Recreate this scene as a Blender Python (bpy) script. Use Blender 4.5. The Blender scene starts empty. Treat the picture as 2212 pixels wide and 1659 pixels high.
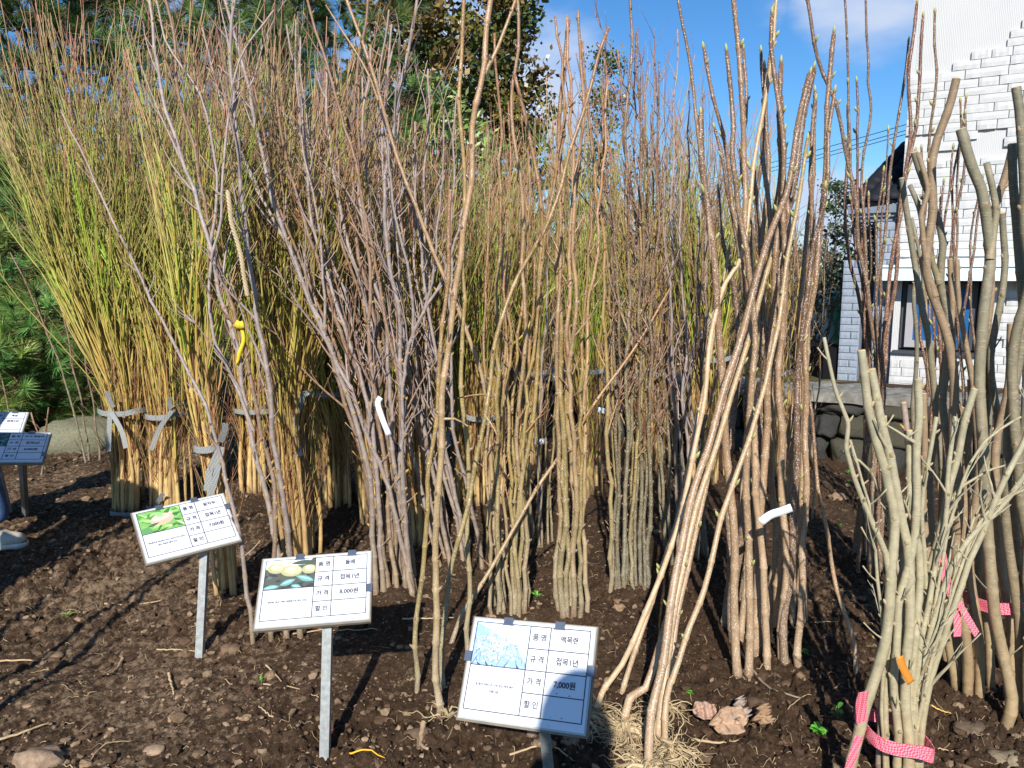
import bpy, math, random
import numpy as np
from mathutils import Matrix, Vector
R = random.Random(7)
NR = np.random.RandomState(11)
sc = bpy.context.scene
COL = sc.collection

# ------------------------------------------------------------------ camera, light, exposure
CAMZ, PITCH, F, CX, CY = 1.30, math.radians(8.0), 1660.0, 1106.0, 829.5
cam = bpy.data.objects.new('camera', bpy.data.cameras.new('camera'))
cam.data.sensor_width = 36.0
cam.data.lens = F / 2212.0 * 36.0
cam.data.clip_start = 0.02
cam.data.clip_end = 800
cam.location = (0, 0, CAMZ)
cam.rotation_euler = (math.radians(90) - PITCH, 0, 0)
COL.objects.link(cam)
sc.camera = cam

SUN_EL, SUN_AZ = math.radians(33.5), math.radians(185.3)      # azimuth clockwise from +Y, sun behind the camera
sdir = Vector((math.sin(SUN_AZ) * math.cos(SUN_EL), math.cos(SUN_AZ) * math.cos(SUN_EL), math.sin(SUN_EL)))
sun = bpy.data.objects.new('sun', bpy.data.lights.new('sun', 'SUN'))
sun.data.energy = 5.0
sun.data.angle = math.radians(0.53)
sun.data.color = (1.0, 0.95, 0.87)
sun.rotation_euler = sdir.to_track_quat('Z', 'Y').to_euler()
sun.location = (0, -5, 8)
COL.objects.link(sun)
sc.view_settings.view_transform = 'Standard'
sc.view_settings.look = 'None'
sc.view_settings.exposure = 0.40
sc.view_settings.gamma = 1.0
sc.view_settings.use_curve_mapping = False

def ray(px, py):
    cp, sp = math.cos(PITCH), math.sin(PITCH)
    fx, fy = (px - CX) / F, -(py - CY) / F
    return np.array([fx, cp + fy * sp, -sp + fy * cp])

world = bpy.data.worlds.new('World')
sc.world = world
world.use_nodes = True
wn, wl = world.node_tree.nodes, world.node_tree.links
wn.clear()
wo = wn.new('ShaderNodeOutputWorld'); bg = wn.new('ShaderNodeBackground')
sky = wn.new('ShaderNodeTexSky'); sky.sky_type = 'NISHITA'; sky.sun_disc = False
sky.sun_elevation = SUN_EL; sky.sun_rotation = SUN_AZ; sky.air_density = 1.0; sky.dust_density = 0.3; sky.ozone_density = 3.0
hsv = wn.new('ShaderNodeHueSaturation'); hsv.inputs['Saturation'].default_value = 1.12; hsv.inputs['Value'].default_value = 1.10
tn = wn.new('ShaderNodeMixRGB'); tn.blend_type = 'MULTIPLY'; tn.inputs['Fac'].default_value = 1.0; tn.inputs['Color2'].default_value = (.66, .84, 1.0, 1)
wl.new(sky.outputs[0], tn.inputs['Color1']); wl.new(tn.outputs[0], hsv.inputs['Color'])
tc = wn.new('ShaderNodeTexCoord')
def wmath(op, a, b=None, c=None, clamp=False):
    n = wn.new('ShaderNodeMath'); n.operation = op; n.use_clamp = clamp
    for i, v in enumerate((a, b, c)):
        if v is None: continue
        if isinstance(v, (int, float)): n.inputs[i].default_value = v
        else: wl.new(v, n.inputs[i])
    return n.outputs[0]
mp = wn.new('ShaderNodeMapping'); mp.inputs['Scale'].default_value = (1, 1, 2.4)
wl.new(tc.outputs['Generated'], mp.inputs['Vector'])
nz = wn.new('ShaderNodeTexNoise'); nz.inputs['Scale'].default_value = 3.2; nz.inputs['Detail'].default_value = 7; nz.inputs['Roughness'].default_value = 0.52
wl.new(mp.outputs[0], nz.inputs['Vector'])
mask = None
for (px, py, inner, outer, gain) in [(1120, 40, 2, 11, .9), (980, 150, 3, 10, .8), (1880, -30, 2, 6.5, .95), (1530, 540, 1, 7, .6), (1830, 455, 1, 4.5, .8), (430, 80, 3, 9, .8), (1290, 130, 1, 5, .6), (1650, 15, .5, 2.5, .6)]:
    d = ray(px, py); d = d / np.linalg.norm(d)
    dp = wn.new('ShaderNodeVectorMath'); dp.operation = 'DOT_PRODUCT'; dp.inputs[1].default_value = tuple(d)
    wl.new(tc.outputs['Generated'], dp.inputs[0])
    mr = wn.new('ShaderNodeMapRange'); mr.interpolation_type = 'SMOOTHSTEP'
    mr.inputs['From Min'].default_value = math.cos(math.radians(outer)); mr.inputs['From Max'].default_value = math.cos(math.radians(inner))
    mr.inputs['To Max'].default_value = gain
    wl.new(dp.outputs['Value'], mr.inputs['Value'])
    mask = mr.outputs[0] if mask is None else wmath('MAXIMUM', mask, mr.outputs[0])
dens = wmath('ADD', wmath('MULTIPLY', mask, 0.50), wmath('MULTIPLY_ADD', nz.outputs[0], 2.0, -.52))
mr2 = wn.new('ShaderNodeMapRange'); mr2.interpolation_type = 'SMOOTHSTEP'
mr2.inputs['From Min'].default_value = 0.66; mr2.inputs['From Max'].default_value = 1.15
wl.new(dens, mr2.inputs['Value'])
mixc = wn.new('ShaderNodeMixRGB'); mixc.inputs['Color2'].default_value = (4.6, 5.4, 7.0, 1)
wl.new(mr2.outputs[0], mixc.inputs['Fac']); wl.new(hsv.outputs[0], mixc.inputs['Color1'])
wl.new(mixc.outputs[0], bg.inputs['Color'])
bg.inputs['Strength'].default_value = 0.10
wl.new(bg.outputs[0], wo.inputs['Surface'])

# ------------------------------------------------------------------ placing helpers
def _h(ix, iy, s):
    v = np.sin(ix * 127.1 + iy * 311.7 + s * 74.7) * 43758.5453
    return v - np.floor(v)
def vnoise(x, y, s=0):
    ix, iy = np.floor(x), np.floor(y); fx, fy = x - ix, y - iy
    fx = fx * fx * (3 - 2 * fx); fy = fy * fy * (3 - 2 * fy)
    return (_h(ix, iy, s) * (1 - fx) + _h(ix + 1, iy, s) * fx) * (1 - fy) + (_h(ix, iy + 1, s) * (1 - fx) + _h(ix + 1, iy + 1, s) * fx) * fy
MOUNDS = []
def gz(x, y, fine=True):
    x = np.asarray(x, float); y = np.asarray(y, float)
    z = 0.05 * (vnoise(x * 1.1, y * 1.1, 1) - .5) + 0.035 * (vnoise(x * 3.7 + y, y * 3.7, 2) - .5)
    for mx, my, mh, ms in MOUNDS: z = z + mh * np.exp(-((x - mx) ** 2 + (y - my) ** 2) / (2 * ms * ms))
    if fine:
        a = vnoise(x * 13 + 3, y * 13, 3); b = vnoise(x * 31, y * 31 + 5, 4); c = vnoise(x * 70, y * 70, 5); d = vnoise(x * 150, y * 150, 6)
        rough = 0.45 + 0.9 * vnoise(x * 2.1 + 9, y * 2.1, 8)
        z = z + rough * (0.024 * (a - .5) + 0.018 * (1 - 2 * np.abs(b - .5)) ** 1.5 + 0.014 * (1 - 2 * np.abs(c - .5)) ** 1.3 + 0.009 * (d - .5))
    return z
def P(px, py, Y):
    d = ray(px, py); t = Y / d[1]
    return np.array([d[0] * t, Y, CAMZ + d[2] * t])
def G(px, py):
    d = ray(px, py); z = 0.0
    for _ in range(3):
        t = (CAMZ - z) / -d[2]
        z = float(gz(d[0] * t, d[1] * t, False))
    return np.array([d[0] * t, d[1] * t, z])
for _px, _py, _mh, _ms in ((285, 1098, .035, .15), (380, 1095, .035, .15), (500, 1276, .03, .10), (655, 1210, .03, .14), (745, 1090, .03, .15), (855, 1275, .035, .14), (1000, 1225, .03, .14), (1100, 1332, .03, .10), (1237, 1335, .03, .08), (1358, 1280, .035, .11), (1480, 1215, .03, .13), (1650, 1385, .025, .18), (2110, 1500, .03, .16), (1870, 1245, .03, .1), (2050, 1215, .03, .14), (440, 1400, .03, .09), (180, 1210, .04, .2), (90, 1500, .025, .12), (1760, 1290, .03, .14), (1740, 1180, .03, .12)):
    _g = G(_px, _py); MOUNDS.append((_g[0], _g[1], _mh, _ms))
def crom(pts, seg):
    p = np.asarray(pts, float)
    if len(p) == 2: ext = np.vstack([2 * p[0] - p[1], p, 2 * p[1] - p[0]])
    else: ext = np.vstack([2 * p[0] - p[1], p, 2 * p[-1] - p[-2]])
    out = []
    for i in range(1, len(ext) - 2):
        a, b, c, d = ext[i - 1], ext[i], ext[i + 1], ext[i + 2]
        t = np.linspace(0, 1, 9)[:-1, None]
        out.append(0.5 * ((2 * b) + (-a + c) * t + (2 * a - 5 * b + 4 * c - d) * t ** 2 + (-a + 3 * b - 3 * c + d) * t ** 3))
    out.append(p[-1:])
    q = np.vstack(out)
    s = np.r_[0, np.cumsum(np.linalg.norm(np.diff(q, axis=0), axis=1))]
    return q, s
def at_s(q, s, ss):
    return np.stack([np.interp(ss, s, q[:, k]) for k in range(3)], 1)
def chain(px, Y0=None, lean=0.0, below=True):
    """picture points -> points in the place, from the ground (or depth Y0) up, drifting in depth by `lean` metres"""
    if Y0 is None:
        b = G(*px[0]); Y0 = b[1]; out = [b - np.array([0, 0, .05])] if below else [b]; start = 1
    else:
        out = []; start = 0
    ys = [p[1] for p in px]; rng = max(1.0, abs(ys[0] - ys[-1]))
    for p in px[start:]:
        out.append(P(p[0], p[1], Y0 + lean * abs(ys[0] - p[1]) / rng))
    return np.array(out)

# ------------------------------------------------------------------ mesh helpers
def tag(o, label=None, cat=None, group=None, kind=None):
    if label: o['label'] = label
    if cat: o['category'] = cat
    if group: o['group'] = group
    if kind: o['kind'] = kind
    return o
def empty(name, loc, label, cat, group=None, rot=None):
    o = bpy.data.objects.new(name, None); COL.objects.link(o); o.location = tuple(loc)
    o.empty_display_size = .05
    if rot is not None: o.rotation_euler = rot
    return tag(o, label, cat, group)
def link(name, me, parent=None, loc=None):
    o = bpy.data.objects.new(name, me); COL.objects.link(o)
    if parent is not None: o.parent = parent
    if loc is not None: o.location = tuple(loc)
    return o

class MB:
    def __init__(s): s.v = []; s.c = []; s.q = []; s.t = []; s.n = 0
    def add(s, v, q=None, t=None, c=(1, 1, 1)):
        v = np.asarray(v, float).reshape(-1, 3); k = len(v)
        c = np.asarray(c, float)
        if c.ndim == 1: c = np.tile(c, (k, 1))
        s.v.append(v); s.c.append(c)
        if q is not None and len(q): s.q.append(np.asarray(q, int).reshape(-1, 4) + s.n)
        if t is not None and len(t): s.t.append(np.asarray(t, int).reshape(-1, 3) + s.n)
        s.n += k
    def tube(s, p, r, c=(1, 1, 1), sides=6, cap=True, seedrot=0.0):
        p = np.asarray(p, float); n = len(p); r = np.broadcast_to(np.asarray(r, float), (n,))
        t = np.gradient(p, axis=0); t /= np.linalg.norm(t, axis=1)[:, None] + 1e-12
        m = np.abs(t.mean(0)); ref = np.eye(3)[int(np.argmin(m))]
        a = np.cross(t, ref); a /= np.linalg.norm(a, axis=1)[:, None] + 1e-12
        b = np.cross(t, a)
        th = np.arange(sides) * 2 * math.pi / sides + seedrot
        v = p[:, None] + r[:, None, None] * (np.cos(th)[None, :, None] * a[:, None] + np.sin(th)[None, :, None] * b[:, None])
        c = np.asarray(c, float)
        if c.ndim == 1: c = np.tile(c, (n, 1))
        cc = np.repeat(c, sides, 0)
        i = np.arange(n - 1)[:, None] * sides; j = np.arange(sides)[None]; k = (j + 1) % sides
        q = np.stack([i + j, i + k, i + sides + k, i + sides + j], -1).reshape(-1, 4)
        v = v.reshape(-1, 3); tr = None
        if cap:
            v = np.vstack([v, p[-1:]]); cc = np.vstack([cc, c[-1:]])
            tr = [(( n - 1) * sides + a_, (n - 1) * sides + (a_ + 1) % sides, n * sides) for a_ in range(sides)]
        s.add(v, q, tr, cc)
    def box(s, lo, hi, c=(1, 1, 1), M=None):
        x0, y0, z0 = lo; x1, y1, z1 = hi
        v = np.array([(x0, y0, z0), (x1, y0, z0), (x1, y1, z0), (x0, y1, z0), (x0, y0, z1), (x1, y0, z1), (x1, y1, z1), (x0, y1, z1)], float)
        if M is not None: v = v @ np.asarray(M)[:3, :3].T + np.asarray(M)[:3, 3]
        s.add(v, [(0, 3, 2, 1), (4, 5, 6, 7), (0, 1, 5, 4), (1, 2, 6, 5), (2, 3, 7, 6), (3, 0, 4, 7)], c=c)
    def ribbon(s, p, w, wd, c=(1, 1, 1), th=0.0012):
        """flat strap along p, width w along direction(s) wd, thin but solid"""
        p = np.asarray(p, float); n = len(p); wd = np.broadcast_to(np.asarray(wd, float), (n, 3))
        t = np.gradient(p, axis=0); t /= np.linalg.norm(t, axis=1)[:, None] + 1e-12
        wd = wd - (wd * t).sum(1)[:, None] * t; wd = wd / (np.linalg.norm(wd, axis=1)[:, None] + 1e-12)
        nn = np.cross(t, wd) * th / 2; h = wd * w / 2
        v = np.stack([p - h - nn, p + h - nn, p + h + nn, p - h + nn], 1).reshape(-1, 3)
        i = np.arange(n - 1)[:, None] * 4; j = np.arange(4)[None]; k = (j + 1) % 4
        q = np.stack([i + j, i + k, i + 4 + k, i + 4 + j], -1).reshape(-1, 4)
        q = np.vstack([q, [(3, 2, 1, 0)], [((n - 1) * 4, (n - 1) * 4 + 1, (n - 1) * 4 + 2, (n - 1) * 4 + 3)]])
        s.add(v, q, c=c)
    def mesh(s, name, mat, smooth=True, origin=None):
        v = np.vstack(s.v); c = np.vstack(s.c)
        if origin is not None: v = v - np.asarray(origin)
        q = np.vstack(s.q) if s.q else np.zeros((0, 4), int); t = np.vstack(s.t) if s.t else np.zeros((0, 3), int)
        me = bpy.data.meshes.new(name)
        me.vertices.add(len(v)); me.vertices.foreach_set('co', v.ravel().astype(np.float32))
        li = np.r_[q.ravel(), t.ravel()]
        me.loops.add(len(li)); me.loops.foreach_set('vertex_index', li.astype(np.int32))
        st = np.r_[np.arange(len(q)) * 4, len(q) * 4 + np.arange(len(t)) * 3]
        me.polygons.add(len(st)); me.polygons.foreach_set('loop_start', st.astype(np.int32))
        me.polygons.foreach_set('use_smooth', np.full(len(st), smooth))
        at = me.color_attributes.new('Col', 'FLOAT_COLOR', 'POINT')
        at.data.foreach_set('color', np.c_[c, np.ones(len(c))].ravel().astype(np.float32))
        me.update(calc_edges=True); me.validate()
        if mat is not None: me.materials.append(mat)
        return me
    def build(s, name, mat, parent=None, origin=None, smooth=True):
        """one mesh object; with an origin the object sits there (or, under a parent standing there, at zero)"""
        me = s.mesh(name, mat, smooth, origin)
        o = link(name, me, parent)
        if parent is None and origin is not None: o.location = tuple(origin)
        return o

# ------------------------------------------------------------------ materials
def mat(name, rough=.7, spec=.3):
    m = bpy.data.materials.new(name); m.use_nodes = True
    b = m.node_tree.nodes['Principled BSDF']; b.inputs['Roughness'].default_value = rough
    b.inputs['Specular IOR Level'].default_value = spec
    return m, m.node_tree.nodes, m.node_tree.links, b
def noise_n(N, L, scale, detail=4, rough=.6, vec=None, dist=0.0):
    n = N.new('ShaderNodeTexNoise'); n.inputs['Scale'].default_value = scale; n.inputs['Detail'].default_value = detail
    n.inputs['Roughness'].default_value = rough; n.inputs['Distortion'].default_value = dist
    if vec is not None: L.new(vec, n.inputs['Vector'])
    return n
def ramp_n(N, L, src, stops):
    r = N.new('ShaderNodeValToRGB'); e = r.color_ramp.elements
    while len(e) < len(stops): e.new(0.5)
    for k, (p, c) in enumerate(stops):
        e[k].position = p; e[k].color = (*c, 1) if len(c) == 3 else c
    L.new(src, r.inputs[0]); return r
def mul_n(N, L, a, b, fac=1.0, mode='MULTIPLY'):
    m = N.new('ShaderNodeMixRGB'); m.blend_type = mode; m.inputs['Fac'].default_value = fac
    for i, v in ((1, a), (2, b)):
        if isinstance(v, tuple): m.inputs[i].default_value = (*v, 1)
        else: L.new(v, m.inputs[i])
    return m
def bump_n(N, L, b, src, strength, dist, prev=None):
    u = N.new('ShaderNodeBump'); u.inputs['Strength'].default_value = strength; u.inputs['Distance'].default_value = dist
    L.new(src, u.inputs['Height'])
    if prev is not None: L.new(prev, u.inputs['Normal'])
    L.new(u.outputs[0], b.inputs['Normal']); return u.outputs[0]
def simple(name, col, rough=.7, spec=.3, var=.15, scale=30, bump=0.0, metal=0.0, bdist=.002):
    m, N, L, b = mat(name, rough, spec); b.inputs['Metallic'].default_value = metal
    t = N.new('ShaderNodeTexCoord'); n = noise_n(N, L, scale, 5, .6, t.outputs['Object'])
    lo = tuple(max(0, c * (1 - var)) for c in col); hi = tuple(min(1, c * (1 + var)) for c in col)
    r = ramp_n(N, L, n.outputs[0], [(.3, lo), (.7, hi)]); L.new(r.outputs[0], b.inputs['Base Color'])
    if bump: bump_n(N, L, b, n.outputs[0], bump, bdist)
    return m
def attr_mat(name, rough=.6, spec=.35, var=.35, scale=60, stretch=(1, 1, .25), speck=None, rings=False, bump=.4, trans=0.0):
    m, N, L, b = mat(name, rough, spec)
    a = N.new('ShaderNodeAttribute'); a.attribute_name = 'Col'
    t = N.new('ShaderNodeTexCoord'); mpn = N.new('ShaderNodeMapping'); mpn.inputs['Scale'].default_value = stretch
    L.new(t.outputs['Object'], mpn.inputs['Vector'])
    n = noise_n(N, L, scale, 5, .65, mpn.outputs[0])
    r = ramp_n(N, L, n.outputs[0], [(.28, (1 - var,) * 3), (.72, (1 + var,) * 3)])
    c = mul_n(N, L, a.outputs['Color'], r.outputs[0]).outputs[0]
    h = n.outputs[0]
    if rings:
        mp2 = N.new('ShaderNodeMapping'); mp2.inputs['Scale'].default_value = (55, 55, 330); L.new(t.outputs['Object'], mp2.inputs['Vector'])
        n2 = noise_n(N, L, 1.0, 2, .5, mp2.outputs[0])
        r2 = ramp_n(N, L, n2.outputs[0], [(.57, (0, 0, 0)), (.66, (1, 1, 1))])
        mx = mul_n(N, L, c, (0.40, 0.31, 0.22), .0, 'MIX'); fm = N.new('ShaderNodeMath'); fm.operation = 'MULTIPLY'; fm.inputs[1].default_value = .55
        L.new(r2.outputs[0], fm.inputs[0]); L.new(fm.outputs[0], mx.inputs[0]); c = mx.outputs[0]
        h = r2.outputs[0]
    if speck:
        v = N.new('ShaderNodeTexVoronoi'); v.inputs['Scale'].default_value = speck[0]; L.new(t.outputs['Object'], v.inputs['Vector'])
        r3 = ramp_n(N, L, v.outputs['Distance'], [(speck[1] * .6, (1, 1, 1)), (speck[1], (0, 0, 0))])
        sel = ramp_n(N, L, v.outputs['Color'], [(.35, (0, 0, 0)), (.4, (1, 1, 1))])
        mm = mul_n(N, L, r3.outputs[0], sel.outputs[0])
        mx = mul_n(N, L, c, speck[2], 0, 'MIX'); L.new(mm.outputs[0], mx.inputs[0]); c = mx.outputs[0]
    L.new(c, b.inputs['Base Color'])
    if bump: bump_n(N, L, b, h, bump, .0012)
    if trans: 
        b.inputs['Transmission Weight'].default_value = 0
    return m

M = {}
M['shoot'] = attr_mat('green_shoot_bark', .45, .4, .18, 40, (1, 1, .5), bump=.2)
M['plum'] = attr_mat('grey_plum_bark', .5, .45, .28, 70, (1, 1, .8), rings=True, bump=.5)
M['pear'] = attr_mat('olive_speckled_bark', .42, .5, .3, 30, (1, 1, .4), speck=(240, .36, (.55, .50, .38)), bump=.3)
M['magnolia'] = attr_mat('brown_speckled_bark', .42, .45, .22, 35, (1, 1, .35), speck=(215, .36, (.66, .58, .48)), bump=.3)
M['cut'] = attr_mat('smooth_tan_bark', .55, .35, .25, 45, (1, 1, .8), rings=True, bump=.5)
M['leafy'] = attr_mat('needle_green', .5, .4, .2, 8, (1, 1, 1), bump=0)
M['leaf'] = attr_mat('glossy_leaf', .4, .5, .25, 30, (1, 1, 1), bump=0)
M['bush'] = attr_mat('dry_twig', .7, .2, .3, 20, bump=0)
M['budm'] = attr_mat('bud_scale', .6, .3, .2, 200, bump=.2)
M['clod'] = attr_mat('soil_clod', .95, .1, .35, 60, (1, 1, 1), bump=.8)
M['paint'] = attr_mat('flat_print', .5, .3, .02, 5, bump=0)

# ground soil: dark moist earth with dry tan crumbs
def soil():
    m, N, L, b = mat('garden_soil', .95, .12)
    t = N.new('ShaderNodeTexCoord'); o = t.outputs['Object']
    big = noise_n(N, L, 1.1, 3, .5, o); mid = noise_n(N, L, 30, 7, .78, o, .3); fin = noise_n(N, L, 95, 6, .75, o)
    base = ramp_n(N, L, fin.outputs[0], [(.26, (.022, .012, .007)), (.5, (.060, .036, .021)), (.78, (.135, .087, .053))])
    dry = ramp_n(N, L, fin.outputs[0], [(.25, (.12, .075, .045)), (.5, (.24, .165, .105)), (.8, (.36, .265, .175))])
    ad = N.new('ShaderNodeMath'); ad.operation = 'MULTIPLY_ADD'; ad.inputs[1].default_value = .42
    L.new(big.outputs[0], ad.inputs[0]); L.new(mid.outputs[0], ad.inputs[2])
    # more dried-out crust on the trodden left side
    sx = N.new('ShaderNodeSeparateXYZ'); L.new(o, sx.inputs[0])
    g = N.new('ShaderNodeMapRange'); g.inputs['From Min'].default_value = .3; g.inputs['From Max'].default_value = -1.6; g.inputs['To Min'].default_value = -.045; g.inputs['To Max'].default_value = .05
    L.new(sx.outputs[0], g.inputs['Value'])
    ad2 = N.new('ShaderNodeMath'); L.new(ad.outputs[0], ad2.inputs[0]); L.new(g.outputs[0], ad2.inputs[1])
    k = ramp_n(N, L, ad2.outputs[0], [(.74, (0, 0, 0)), (.87, (1, 1, 1))])
    mx = mul_n(N, L, base.outputs[0], dry.outputs[0], 0, 'MIX'); L.new(k.outputs[0], mx.inputs[0])
    # straw-coloured crumbs
    v = N.new('ShaderNodeTexVoronoi'); v.inputs['Scale'].default_value = 75; v.inputs['Randomness'].default_value = 1; L.new(o, v.inputs['Vector'])
    cr = ramp_n(N, L, v.outputs['Distance'], [(.16, (1, 1, 1)), (.25, (0, 0, 0))])
    se = ramp_n(N, L, v.outputs['Color'], [(.72, (0, 0, 0)), (.76, (1, 1, 1))])
    cm = mul_n(N, L, cr.outputs[0], se.outputs[0])
    mx2 = mul_n(N, L, mx.outputs[0], (.30, .19, .10), 0, 'MIX'); L.new(cm.outputs[0], mx2.inputs[0])
    L.new(mx2.outputs[0], b.inputs['Base Color'])
    p = bump_n(N, L, b, mid.outputs[0], .6, .012)
    p = bump_n(N, L, b, fin.outputs[0], .9, .006, p)
    p = bump_n(N, L, b, cr.outputs[0], .3, .003, p)
    return m
M['soil'] = soil()
M['grass_far'] = simple('dry_grass_ground', (.10, .085, .035), .95, .1, .5, 3, .5, bdist=.05)

# ------------------------------------------------------------------ ground
def ground():
    ny, nx = 420, 640
    Y = 0.95 * np.exp(np.linspace(0, math.log(9.2 / .95), ny)); s = np.linspace(-1, 1, nx)
    s = np.sign(s) * np.abs(s) ** 1.0
    XX = s[None] * (Y[:, None] * .86 + .25); YY = np.repeat(Y[:, None], nx, 1)
    fade = np.clip((9.2 - YY) / 2.0, 0, 1) * np.clip((1 - np.abs(s[None])) / .04, 0, 1) * np.clip((YY - .95) / .08, 0, 1)
    ZZ = gz(XX, YY) * fade + 0.0
    v = np.stack([XX, YY, ZZ], -1).reshape(-1, 3)
    i = np.arange(ny - 1)[:, None] * nx; j = np.arange(nx - 1)[None]
    q = np.stack([i + j, i + j + 1, i + nx + j + 1, i + nx + j], -1).reshape(-1, 4)
    mb = MB(); mb.add(v, q); tag(mb.build('ground', M['soil']), kind='structure')
    mb = MB(); S = 400
    mb.add([(-S, -S, -.03), (S, -S, -.03), (S, S, -.03), (-S, S, -.03)], [(0, 1, 2, 3)])
    me = mb.mesh('terrain', M['grass_far'], False)
    # rings so the soil continues round the camera and grass begins beyond
    tag(link('far_ground', me), kind='structure')
    mb = MB(); mb.add([(-9, -6, -.024), (9, -6, -.024), (9, 9.6, -.024), (-9, 9.6, -.024)], [(0, 1, 2, 3)])
    tag(mb.build('soil_margin', M['soil'], smooth=False), kind='structure')
ground()

# icosphere source verts
def ico(sub):
    import bmesh
    bm = bmesh.new(); bmesh.ops.create_icosphere(bm, subdivisions=sub, radius=1)
    v = np.array([x.co[:] for x in bm.verts]); f = np.array([[w.index for w in x.verts] for x in bm.faces]); bm.free()
    return v, f
ICO = {1: ico(1), 2: ico(2), 3: ico(3)}
def clump(mb, c, sx, sy, sz, sub=1, jit=.25, col=(1, 1, 1), rs=None, ang=None):
    rs = rs or NR; v, f = ICO[sub]
    n = 1 + jit * (rs.rand(len(v), 1) - .5) * 2
    a = rs.rand() * 6.28 if ang is None else ang
    w = v * n * [sx, sy, sz]; ca, sa = math.cos(a), math.sin(a)
    w = np.c_[w[:, 0] * ca - w[:, 1] * sa, w[:, 0] * sa + w[:, 1] * ca, w[:, 2]]
    mb.add(w + np.asarray(c), t=f, c=col)
def clods():
    mb = MB(); n = 13000
    for k in range(n):
        y = 1.25 * math.exp(R.random() * math.log(5.6 / 1.25)); x = (R.random() * 2 - 1) * (y * .72 + .1)
        r = .0020 + .0075 * R.random() ** 4 * (1.7 if R.random() < .3 else 1); r *= .75 + y * .13
        pd = .34 - .19 * max(-1, min(1, x))
        if float(vnoise(x * 2.3 + 4, y * 2.3, 12)) > .5: pd *= 1.8
        if R.random() < pd: c = np.array((.28, .195, .125)) * R.uniform(.45, 1.15)
        else: c = np.array((.085, .053, .033)) * R.uniform(.5, 1.5)
        clump(mb, (x, y, float(gz(x, y)) + r * .25), r * R.uniform(.8, 1.7), r * R.uniform(.7, 1.2), r * R.uniform(.5, .9), 1, .35, c)
    tag(mb.build('soil_crumbs', M['clod'], smooth=False), kind='stuff')
    mb = MB()
    for k in range(520):
        y = 1.3 * math.exp(R.random() * math.log(5.4 / 1.3)); x = (R.random() * 2 - 1) * (y * .72 + .1)
        r = R.uniform(.009, .022)
        c = np.array((.30, .20, .12)) * R.uniform(.5, 1.1) if R.random() < .2 else np.array((.07, .043, .027)) * R.uniform(.6, 1.4)
        clump(mb, (x, y, float(gz(x, y)) + r * .1), r * R.uniform(.9, 1.5), r * R.uniform(.7, 1.2), r * R.uniform(.45, .8), 2, .22, c)
    tag(mb.build('soil_clods', M['clod'], smooth=False), kind='stuff')
    # root hairs and straw on the soil
    mb = MB()
    for k in range(1300):
        y = 1.25 * math.exp(R.random() * math.log(5.0 / 1.25)); x = (R.random() * 2 - 1) * (y * .7 + .1)
        L = R.uniform(.015, .07); a = R.uniform(0, 6.28); b = R.uniform(-1.2, 1.2); n = 6; pts = []
        for i in range(n):
            pts.append((x, y, float(gz(x, y)) + .003 + .006 * R.random())); x += math.cos(a) * L / n; y += math.sin(a) * L / n; a += b / n + R.uniform(-.35, .35)
        c = np.array((.42, .30, .17)) * R.uniform(.45, 1.1)
        mb.tube(pts, np.linspace(.0013, .0005, n) * R.uniform(.6, 1.4), c, 4)
    tag(mb.build('root_litter', M['bush']), kind='stuff')
clods()

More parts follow.
